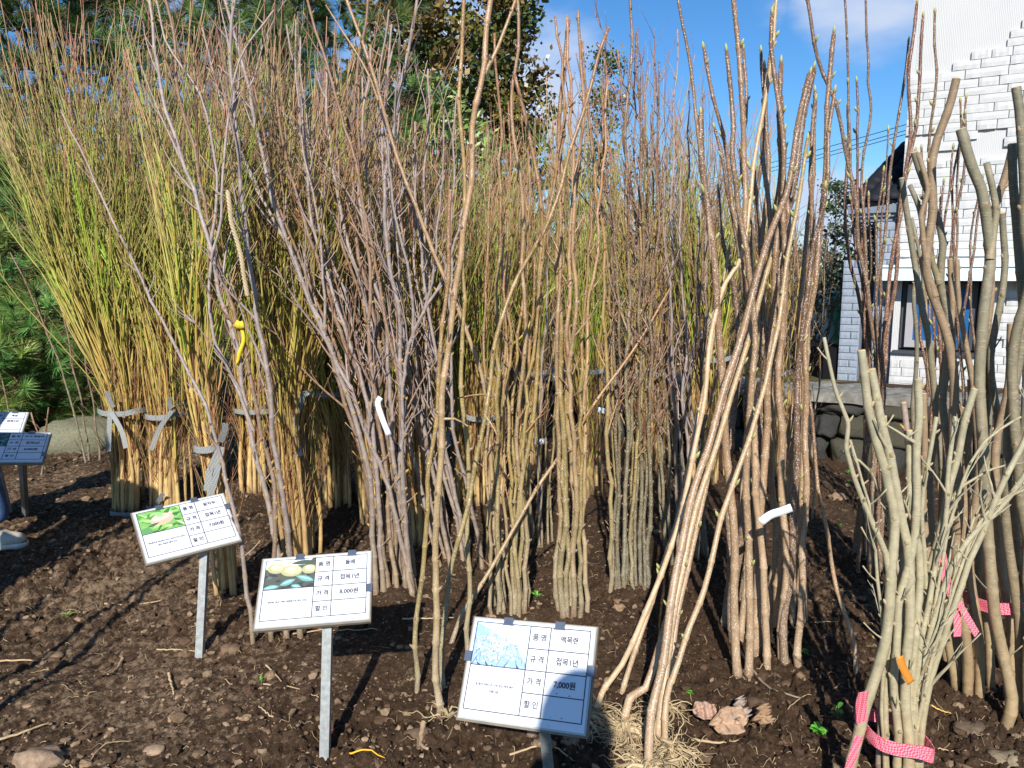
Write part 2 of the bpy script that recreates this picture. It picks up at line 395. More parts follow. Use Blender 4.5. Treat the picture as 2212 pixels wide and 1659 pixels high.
# ------------------------------------------------------------------ stone wall behind the bed
WD = np.array([.866, -.5]); W0 = np.array([0.0, 6.5]); WNrm = np.array([-.5, -.866])
M['basalt'] = simple('basalt_stone', (.125, .12, .11), .95, .1, .75, 40, 1.0, bdist=.03)
M['mossy'] = simple('mossy_stone', (.15, .14, .10), .95, .1, .65, 30, 1.0, bdist=.03)
M['concrete'] = simple('pale_concrete', (.20, .19, .165), .9, .2, .5, 12, 1.0, bdist=.006)
def wall():
    root = empty('stone_wall', (W0[0], W0[1], 0), 'low rubble wall of dark basalt stones with a pale cap behind the saplings', 'wall', rot=(0, 0, math.radians(-30)))
    mb = MB(); mb.box((-2.6, .12, -.1), (6.5, .45, .44)); mb.build('wall_core', simple('dark_mortar', (.035, .03, .025), .95, .1, .4, 20, .5), root, smooth=False)
    vs = []
    for k in range(8):
        rs = np.random.RandomState(40 + k); v, f = ICO[3]
        w = np.sign(v) * np.abs(v) ** .55
        dn = sum(a * np.sin(w @ rs.randn(3, 1) * fr + rs.rand() * 6) for a, fr in ((.07, 2), (.05, 4), (.03, 8)))
        w = w * (1 + 1.5 * dn) * (1 + .10 * (rs.rand(len(w), 1) - .5))
        m_ = MB(); m_.add(w, t=f); vs.append(m_.mesh('stone', M['basalt'] if k % 3 else M['mossy'], True))
    z = -.03
    for course in range(3):
        h = (.20, .17, .13)[course]; x = -2.6 + R.uniform(0, .2)
        while x < 6.3:
            w = R.uniform(.15, .34); me = vs[R.randrange(8)]
            o = link('stone', me, root, (x + w / 2, .12 + R.uniform(-.02, .02), z + h / 2))
            o.scale = (w / 2 * .96, .13, h / 2 * R.uniform(.95, 1.12)); o.rotation_euler = (R.uniform(-.06, .06), R.uniform(-.1, .1), R.uniform(-.1, .1) + (math.pi if R.random() < .5 else 0))
            x += w
        z += h
    x = -2.6
    while x < 6.4:
        w = R.uniform(.5, .9); mb = MB()
        nx_, ny_ = 14, 6
        X, Yv = np.meshgrid(np.linspace(x, x + w * .985, nx_), np.linspace(-.04, .44, ny_), indexing='ij')
        Z = .485 + .03 * vnoise(X * 7, Yv * 7, 3) + .02 * vnoise(X * 23, Yv * 23, 4); Yv = Yv + (Yv < 0) * .04 * vnoise(X * 9, X * 0, 5)
        top = np.stack([X, Yv, Z], -1).reshape(-1, 3); bot = top.copy(); bot[:, 2] = .43 + .02 * vnoise(top[:, 0] * 9, top[:, 1] * 9, 7)
        idx = np.arange(nx_ * ny_).reshape(nx_, ny_); n_ = nx_ * ny_
        q = [(idx[i, j], idx[i + 1, j], idx[i + 1, j + 1], idx[i, j + 1]) for i in range(nx_ - 1) for j in range(ny_ - 1)]
        q += [(idx[i, 0], idx[i, 0] + n_, idx[i + 1, 0] + n_, idx[i + 1, 0]) for i in range(nx_ - 1)]
        q += [(idx[0, j + 1], idx[0, j + 1] + n_, idx[0, j] + n_, idx[0, j]) for j in range(ny_ - 1)]
        q += [(idx[-1, j], idx[-1, j] + n_, idx[-1, j + 1] + n_, idx[-1, j + 1]) for j in range(ny_ - 1)]
        mb.add(np.vstack([top, bot]), q); mb.build('cap_stone', M['concrete'], root, smooth=False)
        x += w
wall()

# ------------------------------------------------------------------ white brick house
AZ = math.radians(120); EA = np.array([math.sin(AZ), math.cos(AZ), 0]); EB = np.array([.5, .8660254, 0])
O = P(1946, 440, 9.5); O[2] = 0
def HP(px, py, b=0.0):
    d = ray(px, py); o = np.array([0, 0, CAMZ]); q = O + EB * b
    n = EB; t = ((q - o) @ n) / (d @ n); p = o + d * t - q
    return p @ EA, (o + d * t)[2]
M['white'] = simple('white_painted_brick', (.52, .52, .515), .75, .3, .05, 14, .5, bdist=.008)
M['porchbrick'] = simple('grey_blue_brick', (.26, .30, .36), .75, .3, .12, 14, .6, bdist=.008)  # even grey-blue colour for the porch brickwork
M['trim'] = simple('pale_blue_painted_trim', (.62, .72, .76), .6, .3, .06, 10)
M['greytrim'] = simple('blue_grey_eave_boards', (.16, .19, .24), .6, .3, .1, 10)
M['dark'] = simple('dark_metal_and_shadow', (.045, .05, .06), .45, .5, .1, 10)
M['sash'] = simple('grey_window_sash', (.34, .33, .34), .4, .5, .04, 10)
def stucco():
    m, N, L, b = mat('combed_white_render', .8, .2); b.inputs['Base Color'].default_value = (.52, .52, .515, 1)
    t = N.new('ShaderNodeTexCoord'); w = N.new('ShaderNodeTexWave'); w.inputs['Scale'].default_value = 18; w.inputs['Distortion'].default_value = 3.5; w.inputs['Detail Scale'].default_value = .6
    w.wave_type = 'BANDS'; w.bands_direction = 'X'; L.new(t.outputs['Object'], w.inputs['Vector'])
    n = noise_n(N, L, 4, 4, .6, t.outputs['Object'])
    mm = N.new('ShaderNodeMath'); mm.operation = 'MULTIPLY'; L.new(w.outputs['Fac'], mm.inputs[0]); L.new(n.outputs[0], mm.inputs[1])
    bump_n(N, L, b, mm.outputs[0], .5, .01); return m
M['stucco'] = stucco()
def brick_meshes(m, k=7, name='brick'):
    out = []
    for i in range(k):
        rs = np.random.RandomState(200 + i); nx_, nz_ = 7, 3
        X, Z = np.meshgrid(np.linspace(-.5, .5, nx_), np.linspace(-.5, .5, nz_), indexing='ij')
        d = -.5 - .22 * rs.rand(nx_, nz_) - .18 * (np.abs(Z) < .3) * rs.rand(nx_, 1); d[0] = d[-1] = -.5; 
        front = np.stack([X, d, Z], -1).reshape(-1, 3)
        back = front.copy(); back[:, 1] = .5
        idx = np.arange(nx_ * nz_).reshape(nx_, nz_); n_ = nx_ * nz_
        q = [(idx[a, c], idx[a + 1, c], idx[a + 1, c + 1], idx[a, c + 1]) for a in range(nx_ - 1) for c in range(nz_ - 1)]
        q += [(idx[a, -1], idx[a + 1, -1], idx[a + 1, -1] + n_, idx[a, -1] + n_) for a in range(nx_ - 1)]
        q += [(idx[a + 1, 0], idx[a, 0], idx[a, 0] + n_, idx[a + 1, 0] + n_) for a in range(nx_ - 1)]
        q += [(idx[0, c + 1], idx[0, c + 1] + n_, idx[0, c] + n_, idx[0, c]) for c in range(nz_ - 1)] + [(idx[-1, c], idx[-1, c] + n_, idx[-1, c + 1] + n_, idx[-1, c + 1]) for c in range(nz_ - 1)]
        mb = MB(); mb.add(np.vstack([front, back]), q); out.append(mb.mesh(name, m, False))
    return out
def house():
    root = empty('brick_house', O, 'white painted brick house with black tiled porch roof behind the right saplings', 'house', rot=(0, 0, math.radians(-30)))
    # local frame: x along the front, y to the back
    L = lambda px, py, b=0.0: HP(px, py, b)
    a1 = 4.2; ztop = 6.2
    wx0, wz1 = L(1945, 606); wx1, _ = L(2122, 606); _, wz0 = L(1950, 758)
    mb = MB()
    mb.box((0, 0, -.4), (wx0 + .02, 3.2, ztop)) if wx0 > .02 else None
    mb.box((wx1, 0, -.4), (a1, 3.2, ztop)); mb.box((wx0, 0, -.4), (wx1, 3.2, wz0)); mb.box((wx0, 0, wz1), (wx1, 3.2, ztop))
    mb.build('wall', M['stucco'], root, smooth=False)
    mb = MB(); mb.box((wx0, .35, wz0), (wx1, .4, wz1)); mb.build('window_recess', M['dark'], root, smooth=False)
    mb = MB(); mb.box((-.12, -.1, ztop), (a1 + .1, 3.3, ztop + .15)); mb.build('parapet', M['trim'], root, smooth=False)
    me = brick_meshes(M['white'])
    bands = [(297, 320, 1960, 2001), (320, 346, 1985, 2058), (286, 330, 2085, 2190)]
    def bare(a, z):
        p = O + EA * a + np.array([0, 0, z]); d = p - np.array([0, 0, CAMZ]); cp, sp = math.cos(PITCH), math.sin(PITCH)
        zc = d[1] * cp - d[2] * sp; px = CX + F * d[0] / zc; py = CY - F * (d[1] * sp + d[2] * cp) / zc
        for y0, y1, x0, x1 in bands:
            if x0 < px < x1 and y0 < py < y1: return True
        lim = np.interp(px, [1960, 2000, 2066, 2104, 2140, 2175, 2240, 2400], [188, 168, 148, 124, 100, 72, 40, -60])
        return py < lim
    z = -.1; cnt = 0
    while z < ztop - .1:
        h = R.choice((.088, .098, .105)); x = R.uniform(-.12, 0)
        while x < 2.3:
            w = R.choice((.2, .28, .34, .42)); x0, x1 = max(x, 0.0), min(x + w, 2.4)
            if x1 - x0 > .05 and not (x0 < wx1 and x1 > wx0 - .0 and z + h > wz0 - .01 and z < wz1 + .25) and not bare((x0 + x1) / 2, z + h / 2) and cnt < 298:
                o = link('brick', R.choice(me), root, ((x0 + x1) / 2, -.012, z + h / 2)); o.scale = (x1 - x0 - .008, .036 * R.uniform(.7, 1.25), h - .005); cnt += 1
            x += w
        z += h
    # canopy over the window
    c0, cz0 = L(1893, 606, -.35); _, cz1 = L(1893, 578, -.35)
    mb = MB(); mb.box((c0, -.35, cz0), (a1, -.002, cz1)); mb.box((c0 - .02, -.37, cz1 + .002), (a1, -.002, cz1 + .03)); mb.build('canopy', M['trim'], root, smooth=False)
    # window
    wr = link('window', (lambda m_: (m_.box((wx0 + .03, .10, wz0 + .03), (wx0 + .09, .30, wz1 - .02)), m_.box((wx1 - .09, .10, wz0 + .03), (wx1 - .03, .30, wz1 - .02)), m_.box((wx0 + .09, .10, wz1 - .08), (wx1 - .09, .30, wz1 - .02)), m_.box((wx0 + .09, .10, wz0 + .03), (wx1 - .09, .30, wz0 + .07)), m_.mesh('window', M['dark'], False))[-1])(MB()), root)
    sx0 = L(1957, 680)[0]; sx1 = L(2064, 680)[0]; zb = wz0 + .05; zt = wz1 - .05
    mb = MB(); f = .085; y0, y1 = .02, .08
    mb.box((sx0, y0, zb), (sx0 + f, y1, zt)); mb.box((sx1 - f, y0, zb), (sx1, y1, zt)); mb.box((sx0 + f, y0, zb), (sx1 - f, y1, zb + f)); mb.box((sx0 + f, y0, zt - f), (sx1 - f, y1, zt))
    mb.build('sash', M['sash'], wr, smooth=False)
    g, N, Lk, b = mat('blue_window_glass', .06, .6); b.inputs['Base Color'].default_value = (.02, .11, .30, 1); b.inputs['Coat Weight'].default_value = .5
    mb = MB(); mb.box((sx0 + f, .045, zb + f), (sx1 - f, .055, zt - f)); mb.build('pane', g, wr, smooth=False)
    mb = MB(); mb.box((sx1 + .03, .12, zb), (wx1 - .1, .13, zt)); mb.build('pane', g, wr, smooth=False)
    mb = MB(); mb.box((wx0 - .03, -.05, wz0 - .03), (wx1 + .03, .1, wz0 + .01)); mb.build('sill', M['dark'], root, smooth=False)
    # porch: pier, posts, eave boards, tiles
    gb = brick_meshes(M['porchbrick'], 5)
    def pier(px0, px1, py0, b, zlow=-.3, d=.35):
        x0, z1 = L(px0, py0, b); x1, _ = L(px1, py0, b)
        m_ = MB(); m_.box((x0, b, zlow), (x1, b + d, z1)); pr = m_.build('pier', M['porchbrick'], root, smooth=False)
        z = zlow; k = 0
        while z < z1 - .03:
            x = x0 - (0.12 if k % 2 else 0)
            while x < x1 - .01:
                w = .25; u0, u1 = max(x, x0), min(x + w, x1)
                if u1 - u0 > .04:
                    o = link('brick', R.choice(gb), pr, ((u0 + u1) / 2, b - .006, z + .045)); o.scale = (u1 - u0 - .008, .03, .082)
                x += w
            z += .09; k += 1
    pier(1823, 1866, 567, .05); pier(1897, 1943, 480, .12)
    mb = MB(); x0, z1 = L(1864, 600, .5); x1, _ = L(1900, 600, .5); mb.box((x0, .5, -.3), (x1, .6, z1)); mb.build('shadow_gap', M['dark'], root, smooth=False)  # dark panel stands in for the deep shadow between the piers
    x0, z0 = L(1830, 478, .1); x1, z1 = L(1946, 443, .1)
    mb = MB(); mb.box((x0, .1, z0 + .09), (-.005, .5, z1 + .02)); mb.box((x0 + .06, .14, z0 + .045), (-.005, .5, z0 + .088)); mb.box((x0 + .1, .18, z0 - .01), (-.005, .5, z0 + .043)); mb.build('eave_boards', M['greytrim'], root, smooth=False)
    tm = simple('black_glazed_tile', (.012, .013, .018), .7, .25, .3, 8)
    # barrel tile
    mb = MB(); th = np.linspace(0, math.pi, 9); rows = []
    for y_, r_ in ((0, 1.0), (.25, .97), (1.0, .86)):
        rows.append(np.c_[np.cos(th) * r_, np.full(9, y_), np.sin(th) * r_])
    v = np.vstack(rows + [[(0, 0, .0)]]); q = [(a * 9 + j, a * 9 + j + 1, (a + 1) * 9 + j + 1, (a + 1) * 9 + j) for a in range(2) for j in range(8)]
    mb.add(v, q, [(j, 27, j + 1) for j in range(8)]); tile = mb.mesh('roof_tile', tm)
    e0 = np.array([L(1842, 441, .05)[0], .05, L(1842, 441, .05)[1]]); e1 = np.array([L(1955, 425, .05)[0] , .05, L(1955, 425, .05)[1]])
    top = np.array([L(1958, 316, 1.0)[0], 1.0, L(1958, 316, 1.0)[1]])
    sl = top - e0; n_up = np.cross(e1 - e0, sl); n_up /= np.linalg.norm(n_up); n_up *= np.sign(n_up[2])
    mb = MB(); e1b = e1 + (e1 - e0) * .6
    mb.add([e0 - n_up * .02, e1b - n_up * .02, e1b + sl - n_up * .02, top - n_up * .02], [(0, 1, 2, 3)]); b0 = np.vstack(mb.v) - n_up * .05
    mb.add(b0, [(3, 2, 1, 0)]); mb.add(np.vstack([mb.v[0], b0]), [(0, 4, 5, 1), (3, 7, 4, 0)])
    mb.build('roof', tm, root, smooth=False)
    ns = 9; ev = (e1 - e0); el = np.linalg.norm(ev); evn = ev / el; sln = sl / np.linalg.norm(sl); pitch_ = np.linalg.norm(sl) / ns
    zz = np.cross(evn, sln); zz /= np.linalg.norm(zz); zz *= np.sign(zz[2])
    for c in range(6):
        for r_ in range(ns):
            pos = e0 + evn * (c * .20 + .03) + sl * (r_ / ns)
            o = link('roof_tile', tile, root)
            Mx = Matrix(((evn[0] * .105, sln[0] * pitch_ * 1.15, zz[0] * .085, pos[0]), (evn[1] * .105, sln[1] * pitch_ * 1.15, zz[1] * .085, pos[1]), (evn[2] * .105, sln[2] * pitch_ * 1.15, zz[2] * .085, pos[2]), (0, 0, 0, 1)))
            o.matrix_local = Mx @ Matrix.Rotation(math.radians(-4), 4, 'X')
house()
# far outbuilding, fence, dark shed
p0 = P(1788, 660, 15); p1 = P(1836, 640, 15)
r = empty('garden_building', (p0[0], 15, -.2), 'small cream flat roofed building far behind with a green mesh fence beside it', 'building')
cream = simple('cream_wall', (.62, .58, .45), .9, .2, .1, 6)
mb = MB(); mb.box((p0[0] + .02, 15, -.2), (p0[0] + .28, 17, p0[2])); mb.build('wall', cream, r, origin=(p0[0], 15, -.2), smooth=False)
mb = MB(); mb.box((p0[0] - .1, 14.7, p0[2]), (p0[0] + 2.4, 17.2, p0[2] + .25)); mb.build('roof', cream, r, origin=(p0[0], 15, -.2), smooth=False)
fx = P(1806, 700, 13.5)
r = empty('mesh_fence', (fx[0], 13.5, -.2), 'green welded mesh fence beside the cream building', 'fence')
gm = simple('green_fence_paint', (.05, .32, .12), .5, .4, .1, 5)
mb = MB()
for k in range(24): mb.box((k * .06, 0, 0), (k * .06 + .012, .012, 1.05))
for k in range(5): mb.box((0, -.012, .1 + k * .23), (1.45, -.001, .115 + k * .23))
mb.build('wire_panel', gm, r, smooth=False)
for k in (0, 1.45):
    mb = MB(); mb.box((k - .03, -.03, 0), (k + .03, .03, 1.15)); mb.build('post', gm, r, smooth=False)
d0 = P(1780, 752, 9.9); d1 = P(1846, 752, 9.9)
r = empty('dark_block', (d0[0], 9.9, -.4), 'low black shed left of the white house, deep shade put into its colour', 'block')
mb = MB(); mb.box((0, 0, 0), (d1[0] - d0[0], 1.0, d0[2] + .4)); mb.build('block_body', simple('black_shade', (.008, .008, .009), .9, .1, .2, 8), r, smooth=False)  # plain box, the deep shade beside the house is put into its black
# power cables
for k, (dz, dy) in enumerate(((0, 0), (.12, .1), (.3, .3))):
    a = P(1951, 268, 24) + np.array([0, dy, dz - .1]); b = P(1480, 395, 34) + np.array([0, dy, dz * 1.2 - .1]); d = b - a
    pts = [a - d * .6 + d * t - np.array([0, 0, .35 * (1 - (t - 1.5) ** 2 / 2.25)]) for t in np.linspace(0, 3, 30)]
    mb = MB(); mb.tube(pts, .012, (.03, .03, .035), 5); o = mb.build('power_cable', M['paint'], origin=pts[0])
    tag(o, '%s of the three thin overhead cables in the sky left of the house' % ('lowest', 'middle', 'topmost')[k], 'cable', 'overhead power cables')

# ------------------------------------------------------------------ trees and shrubs behind
def needle_tufts():
    out = []
    for k in range(6):
        rs = np.random.RandomState(70 + k); n = 60; th = rs.rand(n) * 6.28; el = rs.uniform(.15, 1.25, n)
        d = np.c_[np.cos(th) * np.sin(el), np.sin(th) * np.sin(el), np.cos(el)]; Ln = rs.uniform(.085, .14, n)
        b = rs.rand(n, 1) * .06 * np.array([[0, 0, 1]]); s = np.cross(d, [0.3, .5, .8]); s /= np.linalg.norm(s, axis=1)[:, None]
        w = .0024; v = np.stack([b - s * w, b + s * w, b + d * Ln[:, None]], 1).reshape(-1, 3)
        out.append(v)
    return out
TUFT = needle_tufts()
def rotz_to(d):
    d = d / np.linalg.norm(d); a = np.cross(d, [.3, .2, .9] if abs(d[2]) < .9 else [1, 0, 0]); a /= np.linalg.norm(a); b = np.cross(d, a)
    return np.stack([a, b, d], 1)
def pine(x, y, h, rad, nb, label, z0=.3, seed=1, tone=1.0, per=26, scale=1.0):
    rr = random.Random(seed); root = empty('pine_tree', (x, y, 0), label, 'tree')
    mb = MB(); zs = np.linspace(-.1, h, 14); bark = (.11, .075, .05)
    mb.tube(np.c_[.04 * np.sin(zs * 2), .04 * np.cos(zs * 1.4), zs], np.linspace(.11, .015, 14) * (h / 6), bark, 9); mb.build('trunk', M['bush'], root)
    fol = MB(); br = MB()
    for k in range(nb):
        zt = z0 + (h - z0) * (k + rr.random()) / nb; Lb = rad * (1 - (zt / h) ** 1.6) ** .8 * rr.uniform(.65, 1.1) + .15
        a = rr.uniform(0, 6.28); up = rr.uniform(.05, .5)
        n = 7; t = np.linspace(0, 1, n); pts = np.c_[np.cos(a) * t * Lb, np.sin(a) * t * Lb, zt + up * Lb * t ** 1.6 - .12 * Lb * np.sin(t * 3.1)]
        br.tube(pts, np.linspace(.028, .006, n), bark, 5)
        for j in range(per):
            tt = rr.uniform(.12, 1.0); p = np.array([np.interp(tt, t, pts[:, i]) for i in range(3)])
            off = np.array([rr.gauss(0, .16), rr.gauss(0, .16), rr.gauss(0, .10)]) * (1.15 - .4 * tt) * (.5 + Lb * .5); q = p + off
            d = np.array([math.cos(a), math.sin(a), 0]) * .5 + off * 2.5 + np.array([0, 0, .55]); Rm = rotz_to(d)
            v = TUFT[rr.randrange(6)] * rr.uniform(.8, 1.25) * scale @ Rm.T + q
            c = np.array((.080, .150, .034)) * rr.uniform(.45, 1.55) * tone; c[0] *= rr.uniform(.7, 1.5)
            cc = np.tile(c, (len(v), 1)) * np.repeat(NR.uniform(.6, 1.35, (len(v) // 3, 1)), 3, 0)
            fol.add(v, t=np.arange(len(v)).reshape(-1, 3), c=cc)
            if rr.random() < .5: br.tube([p, q - .02 * d / np.linalg.norm(d), q + .05 * d / np.linalg.norm(d)], [.006, .005, .004], (.16, .10, .06), 4)
    br.build('branches', M['bush'], root)['kind'] = 'stuff'
    o = fol.build('crown', M['leafy'], root, smooth=False); o['kind'] = 'stuff'
    return root
pine(-4.9, 8.4, 6.9, 2.5, 105, 'large dark green pine with long needles filling the far left edge', seed=3, per=32, scale=1.35)
pine(-2.5, 9.0, 7.6, 2.3, 105, 'tall long needled pine behind the left yellow green bundles', z0=1.0, seed=5, per=32, scale=1.35)
pine(-4.05, 6.5, 2.3, 1.3, 44, 'small bushy young pine low at the left behind the far price signs', z0=.1, seed=8, tone=1.8, per=30, scale=1.1)
pine(-3.25, 6.3, 1.45, .75, 22, 'knee high young pine between the boulder and the first bundle', z0=.08, seed=31, tone=1.8, per=24)
pine(-4.3, 5.5, 1.25, .8, 22, 'low young pine at the left edge behind the pale price sign', z0=.08, seed=32, tone=1.8, per=24)

def clumpy(name, x, y, h, rad, n, label, seed, cols, leaf=.05, z0=.8, shape='cone', nl=60, csize=.22, bark=(.12, .08, .05), cat='tree', aspect=.35, z=0.0):
    rr = random.Random(seed); rs = np.random.RandomState(seed); root = empty(name, (x, y, z), label, cat)
    mb = MB(); zs = np.linspace(-.1, h * .97, 10); mb.tube(np.c_[.06 * np.sin(zs), .05 * np.cos(zs * 1.3), zs], np.linspace(.035, .006, 10) * h / 2.2, bark, 8); mb.build('trunk', M['bush'], root)
    br = MB(); fol = MB()
    for k in range(n):
        zt = z0 + (h - z0) * rr.random() ** .9; u = (zt - z0) / (h - z0)
        prof = (1 - u) ** .6 if shape == 'cone' else math.sqrt(max(0.02, 1 - (2 * u - 1) ** 2))
        lump = .62 + .55 * math.sin(zt * 3.1 + seed) ** 2
        rr_ = rad * prof * lump * (rr.random() ** .45); a = rr.uniform(0, 6.28)
        c = np.array([math.cos(a) * rr_, math.sin(a) * rr_, zt])
        if k % 2 == 0: br.tube([np.array([0, 0, zt - .3 * rr_ - .05]), c * [.5, .5, 1] - [0, 0, .12 * rr_], c], [.016, .011, .005], bark, 4)
        m_ = nl; ce = c + rs.randn(m_, 3) * csize * [1, 1, .6]
        d = rs.randn(m_, 3) + np.array([math.cos(a), math.sin(a), .5]); d /= np.linalg.norm(d, axis=1)[:, None]
        s = np.cross(d, rs.randn(m_, 3)); s /= np.linalg.norm(s, axis=1)[:, None]; Ln = leaf * rs.uniform(.7, 1.4, (m_, 1)); w = Ln * aspect
        v = np.stack([ce, ce + d * Ln * .45 + s * w, ce + d * Ln, ce + d * Ln * .45 - s * w], 1).reshape(-1, 3)
        col = np.array(cols[rr.randrange(len(cols))]) * rr.uniform(.6, 1.35)
        cc = np.repeat(np.tile(col, (m_, 1)) * rs.uniform(.65, 1.4, (m_, 1)), 4, 0)
        fol.add(v, np.arange(m_ * 4).reshape(-1, 4), c=cc)
    br.build('branches', M['bush'], root)['kind'] = 'stuff'; fol.build('crown', M['leaf'], root, smooth=False)['kind'] = 'stuff'
    return root
ced = [(.10, .12, .025), (.14, .115, .025), (.07, .10, .022), (.17, .11, .035)]
a = P(905, 300, 15); clumpy('cedar_tree', a[0], 15, 9.0, 1.55, 230, 'tall cedar with bronze green foliage behind the centre left saplings', 21, ced, .12, 2.0, nl=80, csize=.19)
a = P(1075, 300, 16.5); clumpy('cedar_tree', a[0], 16.5, 9.2, 1.45, 200, 'bronze tinged cedar just right of the tallest cedar', 22, ced, .12, 2.2, nl=80, csize=.19)
a = P(1305, 300, 23); clumpy('cedar_tree', a[0], 23, 7.6, 1.0, 80, 'distant slim cedar standing against blue sky right of the other cedars', 23, ced, .10, 1.0, nl=60, csize=.22)
a = P(960, 500, 9.4); clumpy('evergreen_shrub', a[0], 9.4, 3.4, .62, 60, 'light green broadleaf shrub showing between the centre saplings', 24, [(.17, .26, .06), (.10, .19, .05), (.24, .30, .10)], .12, .7, 'ball', 34, .16, cat='shrub', aspect=.17)
a = P(1050, 690, 7.9); clumpy('evergreen_shrub', a[0], 7.9, 1.5, .35, 22, 'bright glossy green shrub low above the stone wall behind the centre saplings', 25, [(.06, .25, .03), (.04, .17, .02)], .055, .3, 'ball', 40, .1, cat='shrub', aspect=.3)
a = P(1800, 500, 20); clumpy('cedar_tree', a[0], 20, 3.6, .55, 34, 'small far conifer with sparse top left of the black tiled porch', 26, [(.05, .10, .04), (.12, .10, .05)], .09, .8, nl=40, csize=.16)
a = P(1885, 600, 14.5); clumpy('evergreen_shrub', a[0], 14.5, 2.9, .8, 60, 'dark green shrub seen under the porch roof beside the white house', 27, [(.05, .10, .03), (.03, .07, .02)], .08, .3, 'ball', 50, .2, cat='shrub')
for k, (px, Yd, h, rad) in enumerate(((1500, 10.5, 1.9, 1.0), (1640, 11.5, 1.8, 1.1), (1705, 12.5, 1.7, .7), (1330, 10.8, 1.7, 1.0), (1180, 11, 1.8, .9), (800, 10.6, 2.2, 1.0), (1420, 13, 2.4, 1.0))):
    a = P(px, 600, Yd); rr = random.Random(90 + k)
    lab = ['bare tangled brown thicket behind the wall right of centre', 'dry bramble thicket behind the wall behind the brown speckled saplings', 'dry scrub beside the cream building and white house', 'dull green and brown thicket behind the centre right saplings', 'low mixed thicket behind the centre saplings', 'dark thicket behind the grey saplings left of centre', 'taller bare shrub rising over the thicket right of centre'][k]
    clumpy('thicket_shrub', a[0], Yd, h, rad, 46, lab, 60 + k, [(.13, .10, .045), (.09, .095, .035), (.19, .13, .07), (.06, .08, .03)], .055, .1, 'ball', 34, .2, cat='shrub')
    root = bpy.data.objects[-1] if False else None
    mb = MB()
    for j in range(60):
        b = np.array([rr.gauss(0, rad * .6), rr.gauss(0, .4), 0]); hh = h * rr.uniform(.7, 1.35); n = 7; p = [b]; d = np.array([rr.gauss(0, .25), rr.gauss(0, .25), 1.0])
        for i in range(n): d = d + np.array([rr.gauss(0, .14), rr.gauss(0, .14), 0]); p.append(p[-1] + d / np.linalg.norm(d) * hh / n)
        mb.tube(p, np.linspace(.011, .003, n + 1), np.array((.17, .115, .07)) * rr.uniform(.6, 1.3), 4)
        for i in range(3):
            q = p[rr.randrange(3, n)]; e = q + np.array([rr.gauss(0, .3), rr.gauss(0, .2), rr.uniform(.2, .5)]); mb.tube([q, (q + e) / 2 + [0, 0, .04], e], [.006, .004, .002], (.16, .11, .07), 3)
    o = mb.build('bare_stems', M['bush']); o.parent = [x for x in COL.objects if x.name.startswith('thicket_shrub')][-1] if False else None
    o.location = (a[0], Yd, 0); tag(o, None, None, None, 'stuff')
# distant woods as one mass
mb = MB(); rs = np.random.RandomState(5)
for k in range(900):
    th = rs.uniform(-.95, .95); D = rs.uniform(30, 44); x, y = math.sin(th) * D, math.cos(th) * D
    zt = abs(rs.randn()) * .8 + .3 + (1.2 if th < -.1 else 0) * rs.rand() * 2
    n = 22; ce = np.array([x, y, zt]) + rs.randn(n, 3) * [.8, .5, .5]; d = rs.randn(n, 3); d /= np.linalg.norm(d, axis=1)[:, None]; s = np.cross(d, rs.randn(n, 3)); s /= np.linalg.norm(s, axis=1)[:, None]
    v = np.stack([ce, ce + d * .22 + s * .12, ce + d * .42, ce + d * .22 - s * .12], 1).reshape(-1, 3)
    mb.add(v, np.arange(n * 4).reshape(-1, 4), c=np.array(((.05, .075, .03), (.09, .085, .045), (.04, .06, .03))[rs.randint(3)]) * rs.uniform(.6, 1.3))
tag(mb.build('far_woods', M['leaf'], smooth=False), kind='stuff')

